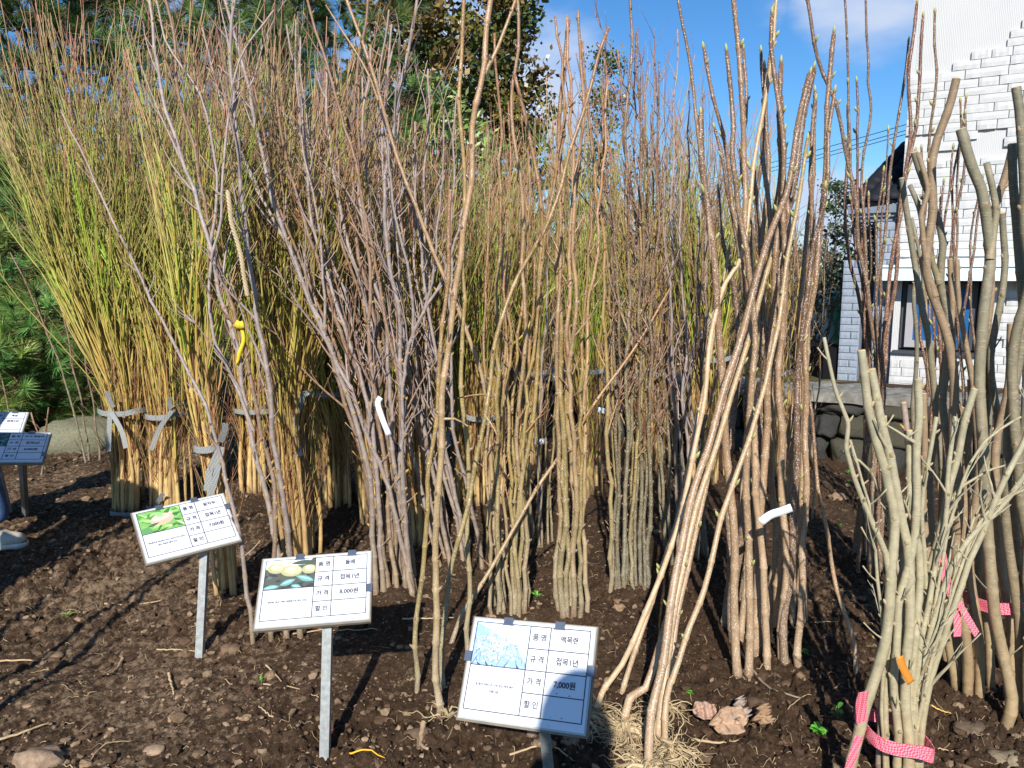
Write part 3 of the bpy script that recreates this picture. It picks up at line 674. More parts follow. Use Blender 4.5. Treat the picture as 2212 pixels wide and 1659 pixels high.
# ------------------------------------------------------------------ saplings
def stops(st, t, tint=1.0):
    st = sorted(st); xs = [s[0] for s in st]
    return np.stack([np.interp(t, xs, [s[1][k] for s in st]) for k in range(3)], 1) * tint
STY = {
 'plum': dict(m='plum', col=[(0, (.31, .225, .14)), (.12, (.25, .195, .16)), (.55, (.30, .25, .235)), (1, (.33, .24, .205))], spurs=1.0, bud=(.36, .22, .05)),
 'brownplum': dict(m='plum', col=[(0, (.29, .21, .13)), (.2, (.22, .145, .095)), (1, (.24, .13, .075))], spurs=.8, bud=(.36, .22, .05)),
 'pear': dict(m='pear', col=[(0, (.33, .27, .18)), (.12, (.27, .215, .11)), (.4, (.29, .205, .065)), (.7, (.30, .18, .065)), (1, (.26, .12, .06))], spurs=.35, bud=(.20, .12, .08)),
 'pearbrown': dict(m='pear', col=[(0, (.34, .27, .18)), (.2, (.31, .22, .11)), (.5, (.34, .21, .105)), (1, (.32, .165, .08))], spurs=.35, bud=(.20, .12, .08)),
 'darkpear': dict(m='pear', col=[(0, (.20, .18, .13)), (.3, (.16, .13, .07)), (1, (.22, .10, .06))], spurs=.4, bud=(.14, .09, .06)),
 'magnolia': dict(m='magnolia', col=[(0, (.40, .28, .175)), (.35, (.34, .22, .125)), (.65, (.25, .15, .08)), (1, (.165, .09, .05))], spurs=0, bud=(.42, .46, .18)),
 'magdark': dict(m='magnolia', col=[(0, (.27, .19, .125)), (.35, (.18, .11, .07)), (1, (.13, .07, .042))], spurs=0, bud=(.38, .40, .18)),
 'magred': dict(m='magnolia', col=[(0, (.24, .16, .10)), (.3, (.19, .095, .052)), (1, (.15, .065, .042))], spurs=0, bud=(.38, .40, .18)),
 'magtan': dict(m='magnolia', col=[(0, (.47, .335, .20)), (.5, (.45, .305, .165)), (.85, (.36, .25, .12)), (1, (.30, .22, .09))], spurs=0, bud=(.46, .50, .18)),
 'cut': dict(m='cut', col=[(0, (.34, .235, .12)), (.45, (.285, .20, .12)), (1, (.25, .175, .105))], spurs=.1, bud=(.3, .2, .1)),
 'cutgrey': dict(m='cut', col=[(0, (.33, .23, .12)), (.4, (.235, .195, .12)), (1, (.185, .17, .115))], spurs=.1, bud=(.3, .2, .1)),
 'greygreen': dict(m='cut', col=[(0, (.36, .275, .15)), (.3, (.38, .33, .205)), (1, (.36, .325, .215))], spurs=.5, bud=(.35, .28, .15)),
}
# shared bud meshes
def bud_mesh(name, L, r, col):
    mb = MB(); t = np.linspace(0, 1, 6); rad = r * np.array([.55, .95, 1.0, .85, .5, .08])
    cc = np.array([np.array((.20, .12, .05)) * (1 - min(1, k * 1.2)) + np.array(col) * min(1, k * 1.2) for k in t])
    mb.tube(np.c_[t * 0, t * 0, t * L], rad, cc, 7); return mb.mesh(name, M['budm'])
BUD = {k: bud_mesh('bud', *v) for k, v in {'mag': (.022, .0048, (.40, .44, .17)), 'small': (.010, .0028, (.30, .18, .07))}.items()}

def stem_rings(pts, r0, r1, rr, zig=.0, wob=.006, node=.09, amp=.22, seg=.05, flare=.0, cutend=False):
    q, s = crom(pts, seg); Ls = s[-1]
    nodes = []; u = node * rr.uniform(.3, 1)
    while u < Ls - .02: nodes.append(u); u += node * rr.uniform(.7, 1.3)
    ss = set(np.linspace(0, Ls, max(4, int(Ls / seg))).tolist())
    if amp > 0:
        for u in nodes: ss.update((max(0, u - .008), u, min(Ls, u + .007)))
    ss = np.array(sorted(ss)); keep = np.r_[True, np.diff(ss) > .0015]; ss = ss[keep]
    p = at_s(q, s, ss); t = ss / Ls
    r = r0 + (r1 - r0) * t ** .9
    if flare: r = r * (1 + flare * np.exp(-ss / .035))
    if amp > 0:
        nd = np.array(nodes) if nodes else np.array([-9.0])
        dmin = np.abs(ss[:, None] - nd[None]).min(1); r = r * (1 + amp * np.exp(-(dmin / .006) ** 2))
    # wander and zig-zag at the nodes
    f1, f2, ph1, ph2 = rr.uniform(5, 9), rr.uniform(11, 19), rr.uniform(0, 6), rr.uniform(0, 6)
    w = wob * (np.sin(ss * f1 + ph1) + .5 * np.sin(ss * f2 + ph2)); w -= w[0] * (1 - t)
    w2 = wob * .8 * (np.sin(ss * f2 + ph1) + .6 * np.sin(ss * f1 + ph2))
    if zig and nodes:
        sg = np.array([rr.choice((-1, 1)) * rr.uniform(.3, 1) for _ in nodes]); w = w + zig * np.interp(ss, nodes, sg)
    p[:, 0] += w * np.minimum(1, ss / .08); p[:, 1] += w2 * np.minimum(1, ss / .08)
    return p, r, t, ss, nodes, Ls
def add_spurs(mb, p, ss, nodes, r, rr, sty, dens, Ls):
    """short spurs and leaf buds on the nodes"""
    for u in nodes:
        if u < .12 * Ls: continue
        c = at_s(p, ss, [u])[0]; rad = np.interp(u, ss, r); a = rr.uniform(-.3, 3.5) + math.pi
        d = np.array([math.cos(a), math.sin(a) * .8, rr.uniform(.5, 1.3)]); d /= np.linalg.norm(d)
        L = rr.uniform(.008, .016)
        if rr.random() < dens * .45: L = rr.uniform(.02, .07)
        b = c + d * np.array([1, 1, 0]) * rad * .6; n = 4; tt = np.linspace(0, 1, n)
        q = b + np.outer(tt, d * L) + np.outer(tt ** 2, [0, 0, L * .25])
        if L < .02: mb.tube(q, rad * np.array([.5, .45, .35, .05]) + .0008, stops([(0, sty['bud']), (1, sty['bud'])], tt), 5)
        else:
            cc = stops([(0, sty['col'][-1][1]), (.8, sty['col'][-1][1]), (1, sty['bud'])], tt)
            mb.tube(q, [min(rad * .5, .003), .0022, .0018, .0022], cc, 5)
def twig(mb, base, d, L, r, rr, col0, col1, sub=2, up=.4, sides=5, seg=7):
    n = seg; p = [np.array(base, float)]; d = np.array(d, float); d /= np.linalg.norm(d)
    for i in range(n):
        d = d + np.array([rr.gauss(0, .07), rr.gauss(0, .07), up / n]); d /= np.linalg.norm(d); p.append(p[-1] + d * L / n)
    p = np.array(p); t = np.linspace(0, 1, n + 1)
    mb.tube(p, r * (1 - .72 * t), stops([(0, col0), (1, col1)], t), sides)
    for k in range(sub):
        i = rr.randrange(1, n); dd = (p[min(i + 1, n)] - p[i - 1]); dd /= np.linalg.norm(dd); sd = np.array([rr.gauss(0, 1), rr.gauss(0, .7), .2]); sd -= sd @ dd * dd; sd /= np.linalg.norm(sd)
        twig(mb, p[i], dd + sd * rr.uniform(.4, .8), L * rr.uniform(.2, .45), r * .55, rr, col1, col1, 0, up, 4, 4)
    return p

SN = [0]
def sapling(px, r0, r1, style, label, group=None, lean=0.0, Y0=None, zig=.004, wob=.006, node=.1, amp=.25, branches=(), auto=0, alen=(.2, .5), buds=0, extend=True, cutend=False, roots=0, flare=.35, sides=8, world=None, tint=None, cat='sapling', crossing=None):
    """one bare-root sapling: an Empty at its foot that parents stem, branches, buds and roots. px are picture points (2212 wide) turned into the place."""
    SN[0] += 1; rr = random.Random(1000 + SN[0]); sty = STY[style]; mt = M[sty['m']]
    pts = chain(px, Y0, lean) if world is None else np.array(world)
    if extend and world is None and px[-1][1] <= 8:
        d = pts[-1] - pts[-2]; d /= np.linalg.norm(d); pts = np.vstack([pts, pts[-1] + d * .28, pts[-1] + d * .5])
    base = pts[0] + np.array([0, 0, .05 if Y0 is None else 0]); tt = tint or rr.uniform(.88, 1.12)
    root = empty('sapling', base, label, cat, group)
    p, r, t, ss, nodes, Ls = stem_rings(pts, r0, r1, rr, zig, wob, node, amp, .05, flare)
    mb = MB(); c = stops(sty['col'], t, tt); mud = np.clip((rr.uniform(.07, .12) - ss) / .04, 0, 1)[:, None] * .75; c = c * (1 - mud) + np.array((.15, .095, .055)) * mud if Y0 is None else c
    if cutend:
        mb.tube(p, r, c, sides, cap=False); d = p[-1] - p[-2]; d /= np.linalg.norm(d)
        mb.tube([p[-1], p[-1] + d * .0015, p[-1] + d * .002], [r[-1], r[-1] * .9, r[-1] * .5], (.55, .38, .2), sides)
    else: mb.tube(p, r, c, sides)
    if sty['spurs']: add_spurs(mb, p, ss, nodes, r, rr, sty, sty['spurs'], Ls)
    mb.build('stem', mt, root, origin=base)
    c0 = tuple(stops(sty['col'], np.array([.6]), tt)[0]); c1 = tuple(stops(sty['col'], np.array([1.0]), tt)[0])
    for b in branches:                                   # drawn branches: (picture points, r0, r1), starting on the stem
        bp = b[0]; j = int(np.argmin([abs(x[1] - bp[0][1]) + abs(x[0] - bp[0][0]) * .5 for x in px])); Yb = pts[j][1]
        q = chain(bp, Yb, b[3] if len(b) > 3 else lean * .3)
        if bp[-1][1] <= 8: q = np.vstack([q, q[-1] + (q[-1] - q[-2]) * .6])
        p2, r2, t2, s2, n2, L2 = stem_rings(q, b[1], b[2], rr, zig * .7, wob * .7, node, amp, .05, .3)
        m2 = MB(); m2.tube(p2, r2, stops(sty['col'], .3 + .7 * t2, tt), max(5, sides - 1)); 
        if sty['spurs']: add_spurs(m2, p2, s2, n2, r2, rr, sty, sty['spurs'], L2)
        m2.build('branch', mt, root, origin=base)
        if buds: place_buds(root, p2, s2, n2, r2, rr, base, buds * .7)
    for k in range(auto):
        u = Ls * (.28 + .68 * (k + rr.random()) / auto); c_ = at_s(p, ss, [u])[0]; rad = float(np.interp(u, ss, r)); i = min(len(p) - 2, int(np.searchsorted(ss, u)))
        dd = p[i + 1] - p[max(0, i - 1)]; dd /= np.linalg.norm(dd); a = rr.uniform(0, 6.28); sd = np.array([math.cos(a), math.sin(a) * .6, 0])
        L = rr.uniform(*alen) * (1.15 - .5 * u / Ls); m2 = MB()
        twig(m2, c_, dd + sd * rr.uniform(.35, .75), L, min(rad * .6, .0055), rr, c0, c1, 4 if L > .22 else 2, .35, 6, 8)
        m2.build('branch', mt, root, origin=base)
    if buds: place_buds(root, p, ss, nodes, r, rr, base, buds)
    if roots:
        m2 = MB(); g0 = base + np.array([0, 0, .03])
        for k in range(roots):
            a = rr.uniform(0, 6.28); L = rr.uniform(.05, .16); n = 9; q = [g0 + np.array([rr.gauss(0, .008), rr.gauss(0, .008), rr.uniform(-.02, .03)])]; dz = rr.uniform(-.9, .5)
            for i in range(n):
                a += rr.gauss(0, .5); dz = dz * .75 + rr.gauss(-.12, .3); v = q[-1] + np.array([math.cos(a), math.sin(a), dz]) * L / n; v[2] = max(v[2], float(gz(v[0], v[1])) + .003); q.append(v)
            fat = rr.random() < .15
            m2.tube(q, np.linspace(.006 if fat else .002, .0007, n + 1), np.array((.50, .38, .22)) * rr.uniform(.5, 1.15), 5)
        m2.build('roots', M['bush'], root, origin=base)
    return root, p
def place_buds(root, p, ss, nodes, r, rr, base, prob):
    for u in nodes:
        if u < .18 * ss[-1] or rr.random() > prob: continue
        c = at_s(p, ss, [u])[0]; rad = float(np.interp(u, ss, r)); a = rr.uniform(0, 2 * math.pi)
        d = Vector((math.cos(a) * .55, math.sin(a) * .55, 1)); o = link('bud', BUD['mag'], root)
        o.location = tuple(c - base + np.array([math.cos(a), math.sin(a), 0]) * rad * .8); o.rotation_euler = d.to_track_quat('Z', 'Y').to_euler()
        k = rr.uniform(.7, 1.25); o.scale = (k, k, k * rr.uniform(.85, 1.3))
    c = p[-1]; d = Vector(p[-1] - p[-2]); o = link('bud', BUD['mag'], root); o.location = tuple(c - base); o.rotation_euler = d.to_track_quat('Z', 'Y').to_euler(); o.scale = (1.1, 1.1, 1.3)

def env(rows, s, py):
    ys = [r[0] for r in rows][::-1]; a = [r[1] for r in rows][::-1]; b = [r[2] for r in rows][::-1]
    return np.interp(py, ys, a) * (1 - s) + np.interp(py, ys, b) * s
GRN = [((.50, .34, .16), (.48, .325, .125), (.40, .29, .08), (.33, .31, .065), (.33, .28, .09), (.36, .20, .13)),
       ((.48, .32, .14), (.44, .29, .10), (.38, .26, .065), (.34, .26, .055), (.33, .22, .08), (.32, .12, .09)),
       ((.48, .32, .15), (.43, .28, .12), (.36, .23, .09), (.33, .20, .08), (.31, .17, .09), (.32, .15, .115)),
       ((.50, .34, .16), (.45, .33, .09), (.33, .34, .05), (.28, .39, .04), (.30, .36, .06), (.36, .24, .12))]
GT = (0, .2, .5, .68, .91, 1)
def shoot_cols(t, rr, lo=0.0, palette=None):
    g = GRN[rr.choice((0, 0, 0, 1, 2, 3, 3))] if palette is None else GRN[palette]
    return stops(list(zip(GT, g)), lo + (1 - lo) * t, rr.uniform(.75, 1.2))
def bundle(rows, Y0, nmain, nshoot, label, group, tops, strap=None, rmain=(.0075, .0135), depth=.12, thin=12, topspread=.35, hair=5, fork=(900, 700), pal=None, name='sapling_bundle', rs=(.0034, .0062), straps_extra=()):
    """a tied bundle of tall whips: every sapling a part of its own, the strap another"""
    SN[0] += 1; rr = random.Random(2000 + SN[0])
    by, bx0, bx1 = rows[0]; cb = G((bx0 + bx1) / 2, by)
    Y0 = cb[1] if Y0 is None else Y0; base = P((bx0 + bx1) / 2, by, Y0); base[2] = float(gz(base[0], base[1], False))
    root = empty(name, base, label, 'sapling bundle', group)
    for k in range(nmain):
        mb = MB(); s = (k + rr.uniform(.1, .9)) / nmain if k < nmain * .6 else rr.random(); dy = rr.uniform(-1, 1) * depth if k >= nmain * .6 else -depth * rr.uniform(.2, 1)
        Yk = Y0 + dy; x, y = P(env(rows, s, by), by, Yk)[:2]; z = float(gz(x, y, False))
        f0 = rr.uniform(*fork) if fork[0] < fork[1] else rr.uniform(fork[1], fork[0]); r_ = rr.uniform(*rmain); n = 9; ys = np.linspace(by, f0, n); s2 = min(1, max(0, s + rr.gauss(0, .05)))
        pts = [np.array([x, y, z - .04])]
        for i, yy in enumerate(ys[1:]): pts.append(P(env(rows, s + (s2 - s) * i / n, yy) + rr.gauss(0, 1.2), yy, Yk + (Y0 - Yk) * .3 * i / n))
        pts = np.array(pts); H0 = pts[-1][2]
        p, r, t, ss, nodes, Ls = stem_rings(pts, r_, r_ * .62, rr, 0, .003, .08, .14, .05, .25)
        gp = rr.choice((0, 0, 0, 1, 1, 2, 3, 3)) if pal is None else rr.choice(pal); tint = rr.uniform(.72, 1.3)
        cst = list(zip(GT, GRN[gp]))
        c_ = stops(cst, t * .3, tint); mud = np.clip((.11 - ss) / .05, 0, 1)[:, None] * .7; mb.tube(p, r, c_ * (1 - mud) + np.array((.15, .095, .055)) * mud, 7)
        for j in range(max(3, round(nshoot * .95))):
            st = rr.uniform(.35, 1.0) if j else .96; i = int(st * (n - 1)); b = pts[max(1, i)]; yb = ys[max(1, i)]
            ty = tops[0] + (tops[1] - tops[0]) * rr.random() ** .62; s3 = min(1.05, max(-.05, s2 + rr.gauss(0, topspread)))
            if rr.random() < .12: s3 = s2 + rr.gauss(0, .4)
            m_ = 7; yy = np.linspace(yb, ty, m_); q = [b]; dd = rr.gauss(0, .16)
            bxo = env(rows, s2, yb); 
            for i2 in range(1, m_):
                u = i2 / (m_ - 1); sx = s2 + (s3 - s2) * u ** .8
                q.append(P(env(rows, sx, yy[i2]) + rr.gauss(0, 5.5), yy[i2], b[1] + dd * u + rr.gauss(0, .02)))
            q, sq = crom(np.array(q), .1); nn = 15; sv = np.linspace(0, sq[-1], nn); q = at_s(q, sq, sv); tt = sv / sq[-1]
            ra = rr.uniform(*rs) * (1.25 if j == 0 else 1); lo = .3 + .25 * st * .4
            rad = ra * (1 - .68 * tt); cc = stops(cst, lo + (1 - lo) * tt, tint)
            mb.tube(q, rad, cc, 5)
            for h in range(hair):
                i3 = rr.randrange(5, nn - 2); dv = q[i3 + 1] - q[i3]; dv /= np.linalg.norm(dv); sd = np.array([rr.gauss(0, 1), rr.gauss(0, .6), .1]); sd /= np.linalg.norm(sd)
                L = rr.uniform(.06, .32); e = [q[i3], q[i3] + (dv + sd * .32) * L * .5, q[i3] + (dv * 1.05 + sd * .42) * L]; mb.tube(e, [rad[i3] * .7, rad[i3] * .5, .0009], cc[min(nn - 1, i3 + 2)], 3, cap=False)
        for h in range(thin):                          # hair-thin side whips low down
            yy0 = rr.uniform(by - 30, f0 + 60) if by - 30 > f0 + 60 else f0; b = P(env(rows, s, yy0), yy0, Yk); L = rr.uniform(.1, .45)
            e = twig(mb, b, (rr.gauss(0, .25), rr.gauss(-.1, .2), 1), L, rr.uniform(.0014, .0026), rr, (.42, .22, .10), (.40, .17, .09) if rr.random() < .6 else (.40, .34, .12), 0, .3, 3, 5)
        mb.build('stem', M['shoot'], root, origin=base)
    if strap: make_strap(root, rows, strap, Y0, depth, base, rr)
    for e_ in straps_extra: make_strap(root, rows, e_, Y0, depth, base, rr)
    return root
def webbing(name, c1, c2, sc_=260):
    m, N, L, b = mat(name, .55, .4)
    t = N.new('ShaderNodeTexCoord'); br = N.new('ShaderNodeTexChecker'); br.inputs['Scale'].default_value = sc_; br.inputs['Color1'].default_value = (*c1, 1); br.inputs['Color2'].default_value = (*c2, 1)
    mpn = N.new('ShaderNodeMapping'); mpn.inputs['Rotation'].default_value = (0, math.radians(45), math.radians(20)); L.new(t.outputs['Object'], mpn.inputs[0]); L.new(mpn.outputs[0], br.inputs[0])
    L.new(br.outputs[0], b.inputs['Base Color']); bump_n(N, L, b, br.outputs['Fac'], .5, .001); return m
M['webgrey'] = webbing('grey_woven_strap', (.16, .17, .165), (.34, .35, .34))
M['webpink'] = webbing('pink_woven_strap', (.62, .07, .12), (.85, .30, .36), 210)
def make_strap(root, rows, st, Y0, depth, base, rr, m='webgrey', w=.027):
    """st = (row y, left x, right x, list of loose ends [(picture points)])"""
    py, x0, x1, ends = st; a = P(x0, py, Y0); b = P(x1, py, Y0); c = (a + b) / 2; rx = (b[0] - a[0]) / 2; ry = min(depth * 1.25, rx * 1.4) + .03
    th = np.linspace(0, 2 * math.pi, 41); sq_ = lambda a: np.sign(a) * np.abs(a) ** .55
    ring = np.c_[c[0] + sq_(np.cos(th)) * (rx + .006), c[1] + sq_(np.sin(th)) * ry, c[2] + .006 * np.sin(th * 2 + rr.random() * 6) + .004 * np.sin(th * 5)]
    mb = MB(); mb.ribbon(ring, w, (0, 0, 1), th=.002); o = mb.build('strap', M[m], root, origin=base, smooth=False)
    for e in ends:
        q = chain(e, Y0 - ry - .015, -.03); q, s = crom(q, .05); q = at_s(q, s, np.linspace(0, s[-1], 14)); wd = np.array([1, .35, .3 * rr.uniform(-1, 1)])
        m2 = MB(); m2.ribbon(q, w * .85, wd, th=.002); m2.build('strap_end', M[m], o, origin=base, smooth=False)

# --- tied bundles, back and left
bundle([(1098, 242, 332), (1000, 244, 334), (875, 236, 332), (700, 150, 330), (500, 70, 350), (300, 20, 385), (100, -20, 430), (-80, -50, 460)], None, 26, 9,
       'yellow green whip bundle at far left, tied with a grey strap with two hanging ends', 'tied bundles of yellow green whips', (-60, 330),
       (878, 236, 332, [[(238, 885), (236, 925), (234, 975)], [(240, 890), (262, 930), (272, 968)], [(244, 880), (236, 862), (232, 845)]]), straps_extra=[(1092, 262, 352, [])])
bundle([(1092, 330, 428), (890, 334, 410), (700, 290, 425), (500, 210, 480), (300, 160, 520), (100, 130, 560), (-80, 110, 590)], None, 26, 9,
       'second yellow green whip bundle from the left, its grey strap knotted at the front', 'tied bundles of yellow green whips', (-60, 380),
       (888, 334, 412, [[(372, 886), (345, 925), (326, 972)], [(372, 884), (392, 872), (404, 880)], [(370, 884), (366, 868), (368, 858)]]), straps_extra=[(1086, 330, 372, [[(334, 1096), (345, 1078), (352, 1066)]])])
bundle([(1276, 468, 532), (1100, 455, 520), (960, 434, 484), (800, 400, 490), (600, 370, 520), (400, 340, 560), (200, 300, 590), (-50, 260, 620)], None, 11, 7,
       'slim yellow green bundle behind the leftmost front sign, with long grey strap ends', 'tied bundles of yellow green whips', (-40, 420),
       (962, 434, 484, [[(478, 965), (468, 1020), (452, 1080)], [(476, 968), (455, 1010), (446, 1060)], [(476, 955), (484, 935), (487, 915)]]), depth=.07)
bundle([(1055, 520, 600), (900, 520, 600), (700, 500, 620), (500, 470, 650), (300, 440, 680), (100, 420, 700)], None, 22, 7,
       'shaded whip bundle between the second and fourth bundles from the left', 'tied bundles of yellow green whips', (20, 420), (880, 520, 600, []), pal=(0, 1, 2, 3))
bundle([(1205, 618, 700), (1100, 600, 705), (895, 592, 670), (700, 560, 720), (500, 530, 770), (300, 510, 800), (100, 490, 830), (-50, 480, 850)], None, 24, 8,
       'tan whip bundle right of the second sign post, tied with a dark grey strap', 'tied bundles of yellow green whips', (-30, 420),
       (897, 594, 642, [[(640, 900), (652, 865), (660, 845), (668, 852)], [(640, 900), (642, 950), (648, 985)]]), pal=(0, 1, 2, 0, 1))
bundle([(1085, 700, 792), (900, 690, 790), (840, 640, 760), (700, 660, 800), (500, 640, 830), (300, 600, 860), (120, 590, 880)], None, 26, 7,
       'dark shaded whip bundle just right of the tan bundle', 'tied bundles of yellow green whips', (60, 450), (842, 665, 760, []))
bundle([(1120, 782, 850), (900, 770, 850), (770, 740, 850), (600, 740, 880), (400, 720, 900), (200, 700, 920)], None, 20, 7,
       'whip bundle behind the grey plum saplings, strap seen left of them', 'tied bundles of yellow green whips', (140, 480), (785, 728, 850, []))
bundle([(1170, 868, 962), (1000, 862, 960), (845, 860, 940), (700, 850, 970), (500, 830, 990), (300, 820, 1010)], None, 22, 7,
       'tan based whip bundle with pale grey strap right of the grey plum saplings', 'tied bundles of yellow green whips', (220, 520), (843, 880, 922, []), pal=(0, 0, 1, 2))
bundle([(1085, 985, 1085), (900, 985, 1085), (700, 970, 1100), (500, 950, 1120), (300, 940, 1140)], None, 26, 7,
       'whip bundle behind the olive speckled saplings left of centre', 'tied bundles of yellow green whips', (230, 540), (890, 1000, 1080, [[(1000, 900), (968, 935), (972, 965)]]))
bundle([(1000, 1100, 1190), (850, 1100, 1190), (700, 1090, 1200), (500, 1070, 1220), (300, 1060, 1240)], None, 24, 7,
       'far whip bundle in front of the stone wall near the centre', 'tied bundles of yellow green whips', (200, 520), (800, 1105, 1185, []))
bundle([(1065, 1242, 1305), (900, 1250, 1300), (780, 1245, 1300), (600, 1220, 1320), (400, 1200, 1340), (200, 1180, 1360)], None, 20, 7,
       'tan based whip bundle centre right, its strap above a small white tag', 'tied bundles of yellow green whips', (150, 520), (795, 1246, 1300, []), pal=(0, 0, 3, 1))
bundle([(1010, 1375, 1450), (850, 1375, 1450), (700, 1360, 1460), (500, 1340, 1480), (300, 1320, 1500), (100, 1310, 1520)], None, 20, 7,
       'whip bundle right of centre behind the dark olive saplings', 'tied bundles of yellow green whips', (60, 480), (800, 1378, 1448, []), pal=(0, 1, 3, 1))
bundle([(1040, 1490, 1570), (850, 1490, 1570), (700, 1490, 1580), (500, 1480, 1600), (350, 1470, 1640), (200, 1460, 1680)], None, 22, 7,
       'fine red tipped whip bundle seen past the brown speckled saplings', 'tied bundles of yellow green whips', (140, 480), (770, 1495, 1570, []), pal=(1, 3, 0, 1))
bundle([(1030, 1655, 1700), (850, 1655, 1700), (600, 1640, 1710), (400, 1610, 1730), (250, 1590, 1740)], None, 10, 6,
       'sparse red tipped whip bundle farthest right, behind the brown speckled saplings', 'tied bundles of yellow green whips', (230, 560), (800, 1655, 1700, []), pal=(1, 2, 0))

# --- clusters of loose saplings
def cluster(n, rows, tops, r, style, label, group, lean=0.0, auto=0, alen=(.15, .4), zig=.004, wob=.006, node=.08, amp=.25, buds=0, drift=.12, flare=.35, basejit=14, seed=0, r1=.38, cutend=False, wig=2.2):
    rr = random.Random(3000 + seed); by0 = rows[0][0]; ORD = ['first', 'second', 'third', 'fourth', 'fifth', 'sixth', 'seventh', 'eighth', 'ninth', 'tenth', 'eleventh', 'twelfth', 'thirteenth', 'fourteenth', 'fifteenth', 'sixteenth', 'seventeenth', 'eighteenth', 'nineteenth']
    for k in range(n):
        s = (k + rr.uniform(.15, .85)) / n; by = by0 + rr.uniform(-basejit, basejit); ty = rr.uniform(*tops); s2 = min(1.02, max(-.02, s + rr.gauss(0, drift)))
        ys = np.linspace(by, ty, 9); px = [(env(rows, s, by), by)]
        for i, y in enumerate(ys[1:]):
            u = (i + 1) / 8; px.append((env(rows, s + (s2 - s) * u, y) + rr.gauss(0, wig), y))
        st = style if isinstance(style, str) else rr.choice(style); rad = rr.uniform(*r)
        sapling(px, rad, rad * r1, st, '%s, %s from the left' % (label, ORD[k]), group, lean=lean + rr.gauss(0, .06), auto=auto, alen=alen, zig=zig, wob=wob, node=node, amp=amp, buds=buds, flare=flare, sides=7, cutend=cutend)
cluster(15, [(1275, 806, 905), (1100, 795, 890), (900, 765, 880), (700, 690, 880), (500, 600, 850), (300, 560, 850), (0, 490, 900)], (-20, 260), (.0085, .0125), ['plum', 'plum', 'brownplum'],
        'grey barked plum sapling right of the pear sign', 'grey plum saplings in the left centre cluster', lean=.1, auto=7, alen=(.15, .5), seed=1, basejit=22, flare=.6)
cluster(8, [(1225, 955, 1045), (1050, 905, 1010), (850, 860, 980), (600, 800, 980), (400, 760, 980), (100, 740, 1010)], (20, 380), (.008, .0115), ['plum'],
        'silvery plum sapling behind the olive pair', 'silvery plum saplings behind the olive pair', lean=.1, auto=6, seed=2, flare=.6)
cluster(9, [(1330, 1060, 1145), (1100, 1045, 1150), (900, 1050, 1150), (600, 1050, 1200), (300, 1060, 1250), (0, 1050, 1300)], (60, 560), (.007, .0105), ['pear', 'pear', 'pearbrown'],
        'olive speckled sapling behind the blossom sign', 'olive saplings behind the magnolia sign', auto=2, alen=(.06, .2), seed=3, zig=.006, drift=.2)
cluster(6, [(1335, 1204, 1270), (1100, 1204, 1268), (900, 1200, 1268), (500, 1190, 1300), (250, 1180, 1340), (0, 1150, 1360)], (0, 420), (.008, .0115), ['pear', 'pearbrown'],
        'olive brown sapling in the upright cluster right of the blossom sign', 'olive brown saplings right of the magnolia sign', auto=2, alen=(.08, .25), seed=4, zig=.006)
cluster(12, [(1278, 1314, 1402), (1100, 1314, 1400), (900, 1315, 1410), (600, 1295, 1420), (300, 1265, 1440), (0, 1240, 1460)], (-30, 330), (.007, .010), ['pear', 'darkpear', 'pear'],
        'green barked sapling with reddish top right of centre', 'green barked saplings right of centre', auto=7, alen=(.15, .45), seed=5, zig=.005)
cluster(12, [(1215, 1432, 1535), (1050, 1425, 1530), (900, 1410, 1530), (600, 1380, 1545), (300, 1350, 1580), (0, 1330, 1600)], (0, 380), (.0065, .010), ['darkpear', 'darkpear', 'plum'],
        'dark barked sapling in the shaded cluster left of the magnolias', 'dark barked saplings in the shaded cluster', auto=7, alen=(.15, .45), seed=6, zig=.005)
cluster(7, [(1180, 1130, 1200), (900, 1120, 1200), (600, 1110, 1230), (300, 1100, 1260)], (220, 520), (.006, .009), ['pear', 'plum'],
        'thin sapling between the two olive clusters', 'thin saplings between the olive clusters', auto=4, seed=16)
cluster(19, [(1385, 1565, 1742), (1200, 1562, 1745), (1000, 1572, 1740), (850, 1590, 1742), (650, 1590, 1760), (450, 1560, 1775), (200, 1540, 1790), (-20, 1520, 1800)], (0, 420), (.0115, .0165), ['magnolia', 'magdark', 'magnolia'],
        'brown speckled magnolia in the standing group right of centre', 'standing brown speckled magnolia saplings', lean=.1, zig=.004, wob=.008, node=.11, buds=.45, basejit=85, drift=.3, seed=7, flare=.15, r1=.45, auto=0)
cluster(8, [(1235, 1838, 1905), (1000, 1850, 1905), (850, 1868, 1908), (700, 1850, 1915), (500, 1800, 1945), (250, 1780, 1975), (0, 1750, 1990)], (0, 560), (.008, .0115), ['magred', 'magdark', 'magred'],
        'slender red brown magnolia left of the white house', 'slender magnolia saplings left of the white house', wob=.007, node=.12, buds=.5, drift=.15, seed=8, r1=.5, basejit=20)
cluster(12, [(1215, 1990, 2110), (1000, 1985, 2105), (840, 1995, 2100), (600, 1985, 2095), (300, 1995, 2130), (0, 2000, 2150)], (30, 480), (.0065, .0095), ['magred', 'magnolia', 'magdark'],
        'thin red brown magnolia before the white brick wall', 'thin magnolia saplings in front of the white wall', wob=.007, node=.12, buds=.5, drift=.25, seed=9, r1=.5, basejit=25)

